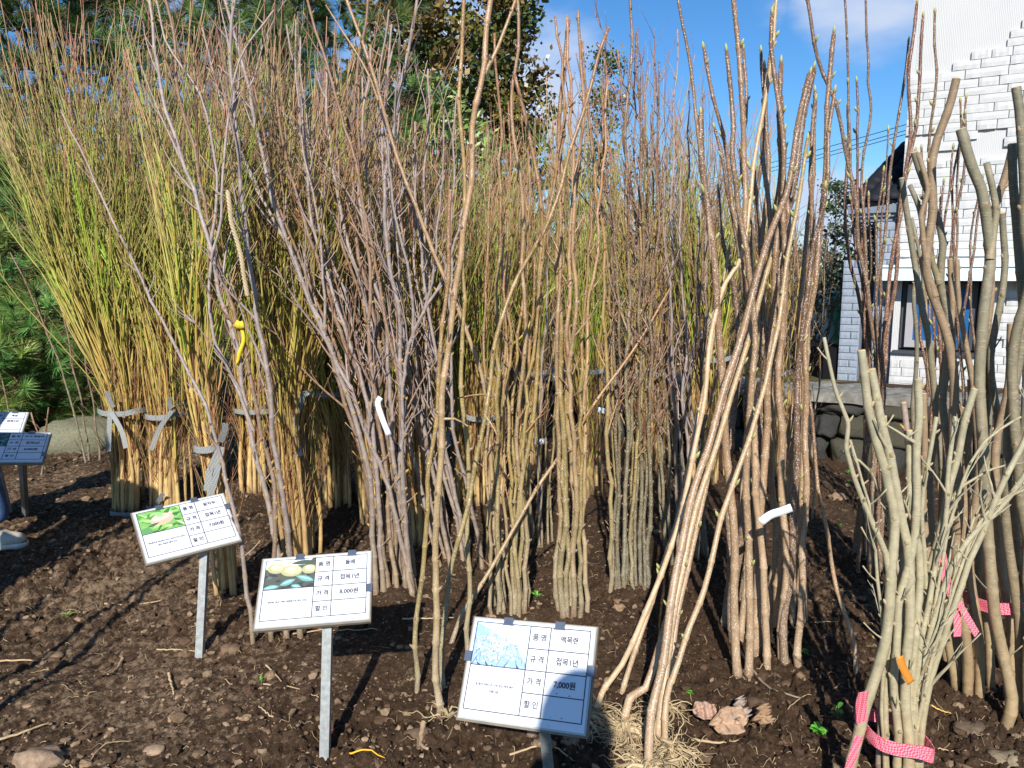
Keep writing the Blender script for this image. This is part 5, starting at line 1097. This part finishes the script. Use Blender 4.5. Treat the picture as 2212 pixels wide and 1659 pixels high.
        for k in range(430):
            u, v = rr.gauss(.48, .24), rr.gauss(.52, .25)
            if 0 < u < 1 and 0 < v < 1: g = rr.uniform(.55, .9); add(ell(*U(u, v), pw * rr.uniform(.008, .028), ph * rr.uniform(.008, .024), 6), (g, g, g * .92) if rr.random() < .8 else (.35, .36, .36))
        add(leafp(*U(.60, .35), pw * .5, ph * .006, 1.35), (.30, .28, .26))
    else:
        for k in range(50): add(leafp(*U(rr.random(), rr.random()), pw * rr.uniform(.1, .3), ph * .05, rr.uniform(-1, 1)), [(.04, .05, .07), (.10, .30, .22), (.16, .34, .28), (.12, .10, .18)][rr.randrange(4)])
    mb.build('picture', M['paint'], root, smooth=False)
    for (side, u) in clips:
        mb = MB(); cw = .0115
        if side == 't': mb.box((X(u) - cw, -.0075, H / 2 - .011), (X(u) + cw, -.0045, H / 2 + .0045)); mb.box((X(u) - cw, -.0044, H / 2 + .0025), (X(u) + cw, .013, H / 2 + .0045)); mb.box((X(u) - cw - .002, -.009, H / 2 - .0135), (X(u) + cw + .002, -.0045, H / 2 - .0111))
        elif side == 'r': mb.box((W / 2 - .010, -.0075, Z(u) - cw), (W / 2 + .0055, -.0045, Z(u) + cw)); mb.box((W / 2 + .0035, -.0044, Z(u) - cw), (W / 2 + .0055, .013, Z(u) + cw))
        else: mb.box((-W / 2 - .0065, -.0075, Z(u) - cw), (-W / 2 + .010, -.0045, Z(u) + cw)); mb.box((-W / 2 - .0065, -.0044, Z(u) - cw), (-W / 2 - .0045, .013, Z(u) + cw))
        mb.build('clip', M['clip'], root, smooth=False)
    # post: angle steel from under the board into the ground
    Ri = np.array(Rm.to_3x3().inverted()); pos = np.array(pos)
    a = np.array(stake[0]); b = np.array(stake[1]); mb = MB(); d = b - a; L = np.linalg.norm(d); d /= L
    sx = np.cross(d, [0, 1, 0]); sx /= np.linalg.norm(sx); sy = np.cross(sx, d)
    if sx[0] < 0: sx = -sx
    if sy[1] > 0: sy = -sy
    M4 = np.eye(4); M4[:3, 0] = sx; M4[:3, 1] = -sy; M4[:3, 2] = d; M4[:3, 3] = a
    w = .0125; mb.box((-w, 0, -.12), (w, .003, L), M=M4); mb.box((-w, .003, -.12), (-w + .003, .022, L), M=M4); mb.box((w - .003, .003, -.12), (w, .022, L), M=M4)
    v = np.vstack(mb.v); mb.v = [((v - pos) @ Ri.T)]; mb.c = [np.vstack(mb.c)]
    mb.build('post', M['galv'], root, smooth=False)
    return root
def on_sign(pos, yaw, tilt, roll, x, z, back=.014):
    Rm = np.array((Matrix.Rotation(math.radians(yaw), 4, 'Z') @ Matrix.Rotation(-math.radians(tilt), 4, 'X') @ Matrix.Rotation(math.radians(roll), 4, 'Y')).to_3x3())
    return np.array(pos) + Rm @ np.array([x, back, z])
SG = [((-1.123, 2.561, .441), 30.8, 52.1, -5.9, .70, 'tilted price sign with a pink plum photo, leftmost of the three front signs', ['왕자두', '접목1년', '7,000원', ''], ['대과종으로 대석보다 크다, 신맛이 적고 단맛이', '높아 저장성 좋아 인기.'], 'plum', (428, 1432), (.04, -.085), [('t', .28), ('t', .66), ('r', .30)]),
      ((-.547, 2.036, .439), 2.3, 51.7, -4.2, .70, 'white price sign with a photo of three brown pears, middle of the front signs', ['돌배', '접목1년', '8,000원', ''], ['관상용, 효소, 약용, 대목용으로 많이 쓰임'], 'pear', (699, 1662), (.035, -.095), [('t', .34), ('t', .82), ('r', .56)]),
      ((.034, 1.634, .409), -26.6, 35.8, -6.8, .74, 'nearest price sign with a white blossom photo, partly in a head shaped shadow', ['백목련', '접목1년', '7,000원', ''], ['봄 꽃의 여왕으로 인정 받는 백색 꽃이', '아름다움'], 'magnolia', (1195, 1760), (.045, -.10), [('t', .30), ('t', .72), ('r', .42), ('l', .40)]),
      ((-2.214, 3.297, .556), 30.6, 63.2, 10.7, .70, 'blue tinted shaded price sign at the left edge of the picture', ['도사 복숭아', '접목2년', '8,000원', ''], [], 'dark', (52, 1120), (.06, -.09), [('t', .75), ('r', .75)])]
for (pos, yaw, tilt, roll, ar, lab, rows_, desc, pic, gp, sp, clips) in SG:
    g = G(*gp); top = on_sign(pos, yaw, tilt, roll, sp[0], sp[1] + .02); sign(pos, yaw, tilt, roll, ar, lab, rows_, desc, pic, (g, top), clips)
p_ = P(-20, 918, 3.95); sign(tuple(p_), 28, 60, 9, .70, 'pale sunlit sign half hidden behind the blue tinted one at far left', ['매실', '접목1년', '', ''], [], 'dark', ((p_[0] + .02, p_[1] + .05, -.02), on_sign(p_, 28, 60, 9, 0, -.06)), [('t', .8)])

# ------------------------------------------------------------------ small tags, rope, boulder, stones, weeds, twigs
def ribbon_thing(name, px, Y, w, wd, m, label, cat, lean=0.0, th=.001):
    q = chain(px, Y, lean); b = q[0].copy(); q, s = crom(q, .02); q = at_s(q, s, np.linspace(0, s[-1], 14)); mb = MB(); mb.ribbon(q, w, wd, th=th); o = mb.build(name, m, origin=b); return tag(o, label, cat)
tagw = simple('white_plastic_tag', (.78, .79, .82), .4, .5, .03, 20); tagy = simple('yellow_tape', (.70, .50, .03), .5, .4, .05, 20); tago = simple('orange_tag', (.62, .22, .03), .5, .4, .1, 30)
Ym = G(850, 1280)[1]
ribbon_thing('plant_tag', [(822, 858), (816, 872), (826, 905), (840, 940)], Ym - .16, .020, (1, .1, -.25), tagw, 'pale lilac paper tag hanging in the grey plum cluster', 'tag')
ribbon_thing('plant_tag', [(1643, 1128), (1665, 1112), (1690, 1104), (1710, 1096)], 2.2, .024, (.15, .1, 1), tagw, 'curled white tag lying across the brown speckled magnolias', 'tag')
ribbon_thing('plant_tag', [(1292, 885), (1308, 888), (1322, 886)], 3.9, .026, (0, .2, 1), tagw, 'small white tag hanging in front of the stone wall centre right', 'tag')
ribbon_thing('plant_tag', [(1152, 952), (1168, 954), (1182, 951)], 4.4, .032, (0, .2, 1), tagw, 'small white tag standing in the soil near the picture centre', 'tag')
Yl = G(620, 1385)[1]
ribbon_thing('tape_marker', [(508, 697), (517, 702), (526, 700)], Yl + .02, .024, (0, .1, 1), tagy, 'yellow tape knot on the forked plum sapling', 'tape')
ribbon_thing('tape_marker', [(521, 705), (526, 735), (516, 765), (512, 788)], Yl + .03, .012, (1, .2, .1), tagy, 'yellow tape tail hanging under the yellow knot', 'tape')
ribbon_thing('plant_tag', [(1944, 1418), (1950, 1440), (1968, 1475)], 1.74, .020, (1, .2, .35), tago, 'orange leaf shaped tag in the pink tied bundle', 'tag')
# twisted rope
q = chain([(492, 412), (497, 450), (500, 480), (512, 520), (522, 560), (527, 595), (535, 640)], Yl - .03, 0); b0 = q[0].copy(); q, s = crom(q, .01); n = 90; q = at_s(q, s, np.linspace(0, s[-1], n))
mb = MB(); a = np.linspace(0, 60, n)
for ph in (0, 2.09, 4.19): mb.tube(q + np.c_[np.cos(a + ph) * .0045, np.sin(a + ph) * .0045, a * 0], .0042, (.46, .36, .22), 6)
for k in range(20): i = R.randrange(n); mb.tube([q[i], q[i] + np.array([R.gauss(0, .012), R.gauss(0, .012), R.gauss(0, .012)])], [.0008, .0004], (.5, .4, .25), 3)
tag(mb.build('twisted_rope', M['bush'], origin=b0), 'frayed straw coloured rope hanging among the grey plum saplings', 'rope')

def stone(px, py, sx, sy, sz, c, label, name='stone', cat='stone', sub=3, sink=.25, world=None):
    g = G(px, py) if world is None else np.array(world); rs = np.random.RandomState(int(px) % 997); v, f = ICO[sub]; w = np.sign(v) * np.abs(v) ** .8
    for a_, fr in ((.16, 1.8), (.10, 3.5), (.05, 8), (.03, 16)): w = w * (1 + a_ * np.sin((w @ rs.randn(3, 1)) * fr + rs.rand() * 6))
    w = w * (1 + .05 * (rs.rand(len(w), 1) - .5)); w = np.round(w * 3.2) / 3.2 * .35 + w * .65
    mb = MB(); mb.add(w * [sx, sy, sz], t=f, c=c); o = mb.build(name, M['clod']); o.location = (g[0], g[1], g[2] + sz * (1 - 2 * sink)); tag(o, label, cat)
b = G(165, 985); stone(165, 985, .32, .20, .17, (.17, .165, .11), 'large pale mossy boulder at the left behind the bundles', 'boulder', 'boulder', world=(b[0] - .05, b[1] + .2, 0))
for (x, y, r, c, lab) in ((115 * 1.0, 1425, .035, (.24, .16, .10), 'tan soil caked stone on the open ground at left'), (330, 1628, .030, (.42, .30, .20), 'rounded pale orange stone near the bottom left'), (85, 1655, .065, (.36, .26, .18), 'large sandy stone in the bottom left corner'),
        (1812, 1082, .055, (.34, .22, .13), 'tan lump of stone right of the standing magnolias'), (2100, 1590, .050, (.11, .085, .06), 'dark round stone by the curved sawn sapling foot'), (2175, 1650, .045, (.27, .23, .15), 'pale mossy stone in the bottom right corner'),
        (1640, 1535, .040, (.075, .045, .03), 'dark brown stone on the soil right of the leaning magnolias'), (1560, 1500, .022, (.30, .21, .12), 'small tan stone near the leaning magnolias'), (1775, 1375, .036, (.07, .045, .03), 'dark clod shaped stone right of the standing magnolias'),
        (2135, 1620, .022, (.30, .19, .10), 'small ochre stone near the lower right corner'), (1335, 1303, .022, (.20, .14, .09), 'little round stone at the foot of the green barked cluster'), (500, 1410, .035, (.17, .11, .07), 'crumbly dark stone just right of the first sign post'),
        (1700, 1480, .02, (.08, .05, .035), 'small dark stone below the standing magnolias'), (905, 1610, .05, (.16, .105, .07), 'broad earthy stone left of the nearest sign'), (300, 1500, .016, (.36, .25, .16), 'small flat tan stone on the left soil'), (58, 1530, .018, (.33, .23, .14), 'little tan stone near the left edge')):
    stone(x, y, r * .95, r * .7, r * .55, tuple(.55 * q + .45 * w for q, w in zip(c, (.15, .10, .065))), lab, sink=.32)
# weeds
def weed(px, py, n, L, w, label, up=.5, col=(.10, .34, .03), stemh=.02):
    g = G(px, py); g[2] = float(gz(g[0], g[1])); rr = random.Random(int(px)); root = empty('weed', g, label, 'weed'); 
    for k in range(n):
        a = k * 2.4 + rr.random() * .6; h = stemh * (.3 + .7 * k / n); el = rr.uniform(.1, .8) * up * 2; Lk = L * rr.uniform(.6, 1.15); t = np.linspace(0, 1, 7)
        ct = np.c_[np.cos(a) * t * Lk * math.cos(el), np.sin(a) * t * Lk * math.cos(el), h + t * Lk * math.sin(el) - .35 * Lk * t ** 2.5]; sd = np.array([-math.sin(a), math.cos(a), 0]); wk = w * np.sin(np.clip(t * .93 + .07, 0, 1) * math.pi) ** .8
        v = np.stack([ct - sd * wk[:, None] + [0, 0, .0], ct - [0, 0, .0016], ct + sd * wk[:, None]], 1).reshape(-1, 3); v[0::3, 2] += wk * .35; v[2::3, 2] += wk * .35
        q = [(i * 3 + j, i * 3 + j + 1, i * 3 + 4 + j, i * 3 + 3 + j) for i in range(6) for j in range(2)]
        mb = MB(); mb.add(v, q, c=np.array(col) * rr.uniform(.7, 1.3)); mb.build('leaf', M['leaf'], root)
    mb = MB(); mb.tube([(0, 0, -.005), (.001, 0, stemh * .6), (0, 0, stemh)], [.0015, .0013, .001], (.12, .22, .05), 5); mb.build('stem', M['leaf'], root)
weed(1768, 1600, 12, .034, .0085, 'largest leafy green weed, on dark soil left of the pink tied bundle', stemh=.03)
weed(1808, 1578, 9, .026, .007, 'smaller duller weed just behind the largest leafy weed', col=(.06, .20, .03), stemh=.04)
weed(1832, 1032, 10, .035, .003, 'grassy weed tuft on the soil near the stone wall', up=1.0)
weed(1830, 1050, 6, .022, .006, 'small round leaved seedling below the grassy tuft')
weed(1736, 1430, 6, .018, .005, 'tiny green seedling in front of the standing magnolias')
weed(1491, 1515, 5, .018, .005, 'tiny green seedling right of the leaning magnolias')
weed(1160, 1296, 9, .045, .004, 'bright grass like weed between the two olive clusters', up=.7)
weed(145, 1345, 5, .040, .0045, 'two bladed pale seedling on the open left soil', col=(.22, .34, .06))
weed(1036, 1222, 6, .022, .003, 'fine weed at the foot of the silvery plum saplings', up=.9)
weed(1817, 1144, 5, .018, .004, 'seedling on dark soil above the tan stone lump')
weed(1905, 1640, 8, .022, .003, 'feathery weed at the foot of the pink tied bundle', up=.9)
weed(565, 1490, 3, .03, .002, 'thin green blades by the pear sign post', up=1.0)
# larger fallen twigs
def fallen(px, r, c, label):
    pts = []
    for x, y in px: g = G(x, y); g[2] = float(gz(g[0], g[1])) + r + .004; pts.append(g)
    q, s = crom(pts, .03); q = at_s(q, s, np.linspace(0, s[-1], 16)); q = q + NR.randn(16, 3) * .0012; mb = MB(); mb.tube(q, r * np.linspace(1.1, .5, 16) , c, 6)
    tag(mb.build('fallen_twig', M['bush'], origin=pts[0]), label, 'twig')
T = (.46, .33, .19)
for px, r, c, lab in (([(-10, 1442), (40, 1438), (80, 1436), (120, 1426)], .0035, T, 'long pale twig lying at the left edge of the soil'), ([(-5, 1608), (50, 1596), (110, 1572)], .004, T, 'thick pale twig near the bottom left edge'), ([(227, 1318), (300, 1312), (350, 1306)], .0035, T, 'pale peeled stick on the open soil left of the first sign post'),
        ([(192, 1655), (230, 1620), (285, 1606)], .0018, T, 'thin straw low on the left soil'), ([(570, 1488), (640, 1500), (690, 1523)], .0022, T, 'long root strand reaching the pear sign post'), ([(340, 1415), (400, 1418), (425, 1421)], .0025, T, 'reddish tan strand ending at the first sign post'),
        ([(635, 1382), (690, 1372), (730, 1378), (815, 1378)], .0028, T, 'curved tan root passing behind the pear sign post'), ([(870, 1350), (930, 1350), (980, 1350)], .0035, (.44, .33, .2), 'straight straw stick left of the nearest sign'), ([(915, 1595), (910, 1625), (925, 1640)], .008, (.33, .23, .14), 'short stubby stick left of the nearest sign'),
        ([(700, 1600), (730, 1590)], .0035, (.22, .05, .05), 'dark red twig piece right of the pear sign post'), ([(725, 1659), (790, 1652), (830, 1654)], .003, (.80, .42, .03), 'orange yellow stem lying at the bottom edge'), ([(575, 1450), (600, 1475), (615, 1500)], .003, T, 'bent root piece right of the first sign post'),
        ([(1100, 1650), (1180, 1645), (1240, 1660)], .003, T, 'root strand at the bottom under the nearest sign'), ([(1700, 1555), (1740, 1520), (1770, 1530), (1790, 1580)], .0016, T, 'looping root fibre right of the leaning magnolias'), ([(1495, 1622), (1560, 1620), (1600, 1610)], .004, T, 'thick root running right from the leaning magnolias'),
        ([(2010, 1542), (2060, 1555)], .0025, (.62, .40, .12), 'yellow brown twig under the curved sawn sapling'), ([(2020, 1630), (2060, 1633), (2085, 1650)], .002, T, 'thin twig near the bottom right'), ([(1590, 1410), (1650, 1490), (1700, 1520), (1735, 1525)], .005, (.28, .22, .17), 'grey strip of dead bark below the standing magnolias'),
        ([(1520, 1540), (1545, 1550)], .005, (.55, .36, .14), 'short ochre stick near the leaning magnolias'), ([(1760, 1370), (1810, 1362)], .0022, T, 'short tan straw right of the standing magnolias'), ([(590, 1560), (560, 1540)], .0025, T, 'tan fleck of root left of the pear sign post'), ([(225, 1470), (262, 1445)], .002, T, 'pale straw pointing up right on the left soil'), ([(265, 1430), (250, 1455), (232, 1470)], .005, (.36, .26, .16), 'curved root stub on the left soil'), ([(365, 1465), (372, 1490), (376, 1510)], .0045, T, 'stubby pale stick left of the first sign post foot')):
    fallen(px, r, c, lab)
# crumpled dry leaves
def dry_leaf(px, py, L, W, label, c=(.36, .24, .16), rot=.3, lift=.03):
    g = G(px, py); g[2] = float(gz(g[0], g[1])) + lift; nu, nv = 16, 9; u, v = np.meshgrid(np.linspace(-1, 1, nu), np.linspace(-1, 1, nv), indexing='ij')
    w = np.sqrt(np.maximum(.02, 1 - u ** 2)) ; x = u * L / 2; y = v * w * W / 2; z = .35 * W * np.abs(v) ** 1.5 * w + .012 * np.sin(u * 9 + v * 2) + .010 * np.sin(v * 11 + u * 3) + .008 * vnoise(u * 5 + 9, v * 5 + 9, 2)
    p = np.stack([x, y, z], -1).reshape(-1, 3); Rm = np.array(Matrix.Rotation(rot, 3, 'Z') @ Matrix.Rotation(.9, 3, 'X')); p = p @ Rm.T
    i = np.arange(nu - 1)[:, None] * nv; j = np.arange(nv - 1)[None]; q = np.stack([i + j, i + j + 1, i + nv + j + 1, i + nv + j], -1).reshape(-1, 4)
    mb = MB(); mb.add(p, q, c=c); o = mb.build('dry_leaf', M['clod']); o.location = tuple(g)
    mo = o.modifiers.new('s', 'SOLIDIFY'); mo.thickness = .0012; tag(o, label, 'leaf')
dry_leaf(1570, 1590, .11, .075, 'large curled tan dead leaf right of the magnolia roots'); dry_leaf(1590, 1565, .10, .05, 'grey brown crumpled leaf standing behind the curled tan one', (.30, .24, .20), 1.1)
dry_leaf(1522, 1575, .07, .05, 'small pinkish dead leaf beside the magnolia roots', (.38, .25, .19), -.4); dry_leaf(1640, 1585, .07, .05, 'ragged brown leaf right of the curled tan leaf', (.28, .18, .11), .8)
dry_leaf(1678, 1415, .08, .06, 'black rotten leaf at the foot of the standing magnolias', (.03, .022, .02), .2); dry_leaf(520, 1262 + 10, .05, .03, 'small tan leaf between the first two signs', (.34, .24, .15), .7, .01)
for k, (x, y) in enumerate(((1345, 850), (1350, 880), (1342, 915))): dry_leaf(x, y, .07, .05, 'withered dark leaf clinging in the green barked cluster', (.07, .04, .03), k * 1.1, P(x, y, 3.15)[2] - G(x, y)[2]) if False else None

# ------------------------------------------------------------------ people
def skin_body(name, joints, edges, mt, root, root_i=0, sub=2):
    me = bpy.data.meshes.new(name); me.from_pydata([j[:3] for j in joints], edges, []); o = bpy.data.objects.new(name, me); COL.objects.link(o)
    sk = o.modifiers.new('k', 'SKIN'); 
    for i, j in enumerate(joints):
        rad = j[3] if isinstance(j[3], tuple) else (j[3], j[3]); me.skin_vertices[0].data[i].radius = rad
    me.skin_vertices[0].data[root_i].use_root = True
    ss = o.modifiers.new('s', 'SUBSURF'); ss.levels = sub; ss.render_levels = sub; bpy.context.view_layer.update()
    m2 = bpy.data.meshes.new_from_object(o.evaluated_get(bpy.context.evaluated_depsgraph_get())); bpy.data.objects.remove(o)
    m2.name = name; m2.materials.clear(); m2.materials.append(mt); m2.polygons.foreach_set('use_smooth', [True] * len(m2.polygons)); return link(name, m2, root)
jean = simple('blue_denim', (.07, .13, .28), .85, .2, .3, 60, .4); skinm = simple('skin', (.50, .30, .21), .5, .4, .05, 20); coat = simple('dark_jacket', (.04, .045, .06), .8, .2, .2, 30, .3); hair = simple('black_hair', (.015, .012, .01), .5, .4, .3, 80, .5); shoe = simple('beige_canvas', (.46, .42, .36), .8, .2, .15, 40, .3); sole = simple('white_rubber_sole', (.62, .58, .50), .6, .4, .15, 30)
def head(root, c, r, face=(0, 1)):
    mb = MB(); v, f = ICO[3]; mb.add(v * [r * .76, r * .9, r * 1.12] + np.array(c), t=f); fx, fy = face
    mb.add(ICO[1][0] * [r * .12, r * .16, r * .16] + np.array(c) + np.array([fx, fy, -.1]) * r * .88, t=ICO[1][1])
    for s in (-1, 1): mb.add(ICO[1][0] * [r * .1, r * .16, r * .24] + np.array(c) + np.array([fy * s, -fx * s, 0]) * r * .78, t=ICO[1][1])
    mb.build('head', skinm, root)
    mb = MB(); w = v.copy(); k = (w[:, 2] > -.05) | ((w[:, 0] * fx + w[:, 1] * fy) < -.15); w = w[:, :] * [r * .83, r * .97, r * 1.18]; keep = [t_ for t_ in f if all(k[i] for i in t_) and not any((v[i, 0] * fx + v[i, 1] * fy) > .6 and v[i, 2] < .45 for i in t_)]
    mb.add(w + np.array(c), t=keep); mb.build('hair', hair, root)
# the photographer behind the camera, whose head shades the nearest sign
px0, py0 = -.02, -.27
pr = empty('person', (px0, py0 - .03, 0), 'person in a dark jacket standing behind the camera and holding up a phone', 'person'); pr.scale = (1.05, 1.05, 1.05)
J = [(0, 0, .84, (.15, .11)), (0, 0, 1.05, (.14, .10)), (0, 0, 1.24, (.17, .10)), (0, .01, 1.33, (.06, .06)), (-.17, 0, 1.27, .055), (.17, 0, 1.27, .055), (-.19, .13, 1.10, .043), (.19, .13, 1.10, .043), (-.09, .21, 1.21, .030), (.09, .21, 1.21, .030), (-.09, 0, .78, .085), (.09, 0, .78, .085), (-.10, .02, .44, .06), (.10, .02, .44, .06), (-.10, -.02, .08, .042), (.10, -.02, .08, .042)]
skin_body('body', J, [(0, 1), (1, 2), (2, 3), (2, 4), (2, 5), (4, 6), (5, 7), (6, 8), (7, 9), (0, 10), (0, 11), (10, 12), (11, 13), (12, 14), (13, 15)], coat, pr)
head(pr, (0, .03, 1.46), .105)
for s in (-1, 1):
    c = np.array([s * .082, .225, 1.225]); mb = MB(); mb.add(ICO[2][0] * [.026, .018, .042] + c, t=ICO[2][1])
    for k in range(4): z = c[2] - .026 + k * .018; mb.tube([c + [0, 0, -.026 + k * .018], np.array([s * .062, .235, z]), np.array([s * .048, .252, z]), np.array([s * .040, .254, z + .003])], [.009, .0085, .008, .006], sides=7)
    mb.tube([c + [0, -.01, -.01], np.array([s * .062, .225, c[2] + .0]), np.array([s * .045, .225, c[2] + .012])], [.011, .0095, .007], sides=7); mb.build('hand', skinm, pr)
    mb = MB(); mb.add(ICO[2][0] * [.048, .125, .045] + np.array([s * .10, .05, .04]), t=ICO[2][1]); mb.build('shoe', sole, pr)
ph = empty('phone', (0, -.03, CAMZ), 'dark phone held in front of the photographer', 'phone'); mb = MB(); mb.box((-.078, -.006, -.055), (.078, .002, .02)); mb.build('phone_body', M['dark'], ph, smooth=False)
# crouching person at the left edge: one shoe and jeans hem in view
g = G(10, 1185); gx, gy = g[0], g[1]
cr = empty('person', (gx - .35, gy, 0), 'crouching person in blue jeans and beige shoe at the left edge', 'person')
def rel(x, y, z): return (x, y, z)
J = [(-.10, .05, .42, (.15, .13)), (-.05, .03, .62, (.14, .12)), (-.02, .0, .86, (.16, .11)), (0, 0, .96, .055), (-.02, -.17, .86, .05), (-.02, .17, .86, .05), (.02, -.20, .62, .042), (.02, .20, .62, .042), (.02, -.10, .45, .03), (.02, .10, .45, .03)]
skin_body('jacket', J, [(0, 1), (1, 2), (2, 3), (2, 4), (2, 5), (4, 6), (5, 7), (6, 8), (7, 9)], coat, cr)
J = [(-.10, .05, .40, (.14, .12)), (.06, -.06, .44, .088), (.27, -.04, .46, .080), (.315, -.03, .30, .072), (.345, -.02, .13, .060), (-.02, .12, .36, .088), (.16, .14, .26, .068), (.03, .14, .10, .05), (-.12, .14, .08, .045)]
skin_body('jeans', J, [(0, 1), (1, 2), (2, 3), (3, 4), (0, 5), (5, 6), (6, 7), (7, 8)], jean, cr)
head(cr, (.02, 0, 1.09), .105, (1, 0))
for (x, y) in ((.335, -.02), (-.1, .14)):
    mb = MB(); v = ICO[3][0].copy(); v = np.sign(v) * np.abs(v) ** .85; w = v * [.135, .05, .05]; w[:, 2] *= np.where(w[:, 0] > .02, .72, 1.0); mb.add(w + [x, y, .062], t=ICO[3][1]); s_ = mb.build('shoe', shoe, cr)
    mb = MB(); th = np.linspace(0, 2 * math.pi, 33); mb.ribbon(np.c_[x + np.cos(th) * .140, y + np.sin(th) * .055, .035 + th * 0], .026, (0, 0, 1), th=.006); mb.build('sole', sole, s_)

# bystander standing left of the frame, whose shadow crosses the left soil and the far blue sign
bs = empty('person', (-2.34, 2.08, 0), 'bystander in dark jacket and jeans standing left of the price signs', 'person'); bs.scale = (1.12, 1.12, 1.08)
J = [(0, 0, .90, (.15, .11)), (0, 0, 1.10, (.15, .11)), (0, 0, 1.30, (.17, .11)), (0, .01, 1.38, (.06, .06)), (-.19, 0, 1.31, .055), (.19, 0, 1.31, .055), (-.23, .02, 1.05, .043), (.23, .02, 1.05, .043), (-.21, .08, .83, .032), (.21, .08, .83, .032)]
skin_body('jacket', J, [(0, 1), (1, 2), (2, 3), (2, 4), (2, 5), (4, 6), (5, 7), (6, 8), (7, 9)], coat, bs)
J = [(0, 0, .88, (.15, .11)), (-.09, 0, .80, .085), (.09, 0, .80, .085), (-.11, .02, .46, .062), (.11, .02, .46, .062), (-.12, -.02, .08, .045), (.12, -.02, .08, .045)]
skin_body('jeans', J, [(0, 1), (0, 2), (1, 3), (2, 4), (3, 5), (4, 6)], jean, bs)
head(bs, (0, .03, 1.49), .105)
for s_ in (-1, 1):
    mb = MB(); mb.add(ICO[2][0] * [.048, .13, .045] + np.array([s_ * .12, .05, .04]), t=ICO[2][1]); mb.build('shoe', sole, bs)
    mb = MB(); c = np.array([s_ * .21, .09, .76]); mb.add(ICO[2][0] * [.02, .036, .045] + c, t=ICO[2][1])
    for k in range(4): y = c[1] - .026 + k * .017; mb.tube([c + [0, -.026 + k * .017, -.02], (c[0], y, c[2] - .06), (c[0] - s_ * .006, y, c[2] - .085), (c[0] - s_ * .014, y, c[2] - .10 + .004 * abs(k - 1.5))], [.009, .0085, .0075, .006], sides=7)
    mb.tube([c + [0, .03, .01], (c[0] - s_ * .01, c[1] + .045, c[2] - .015), (c[0] - s_ * .014, c[1] + .048, c[2] - .04)], [.011, .009, .007], sides=7); mb.build('hand', skinm, bs)
# bare saplings leaning left of the frame, whose shadows run over the left soil
for k, (x, y, dx, h) in enumerate(((-1.62, 1.05, -.05, 1.9), (-1.78, 1.25, .12, 2.1), (-1.95, 1.0, -.12, 1.8))):
    b = np.array([x, y, float(gz(x, y, False)) - .05])
    sapling([(0, 0), (0, 99)], .017, .007, 'plum', ['bare sapling standing just left of the frame, nearest the camera', 'tallest bare sapling standing just left of the frame', 'farthest left bare sapling outside the frame'][k], 'saplings just left of the frame', world=[b, b + [dx * .3 + .03, .1, h * .4], b + [dx, .15, h * .75], b + [dx * 1.4, .2, h]], auto=5)
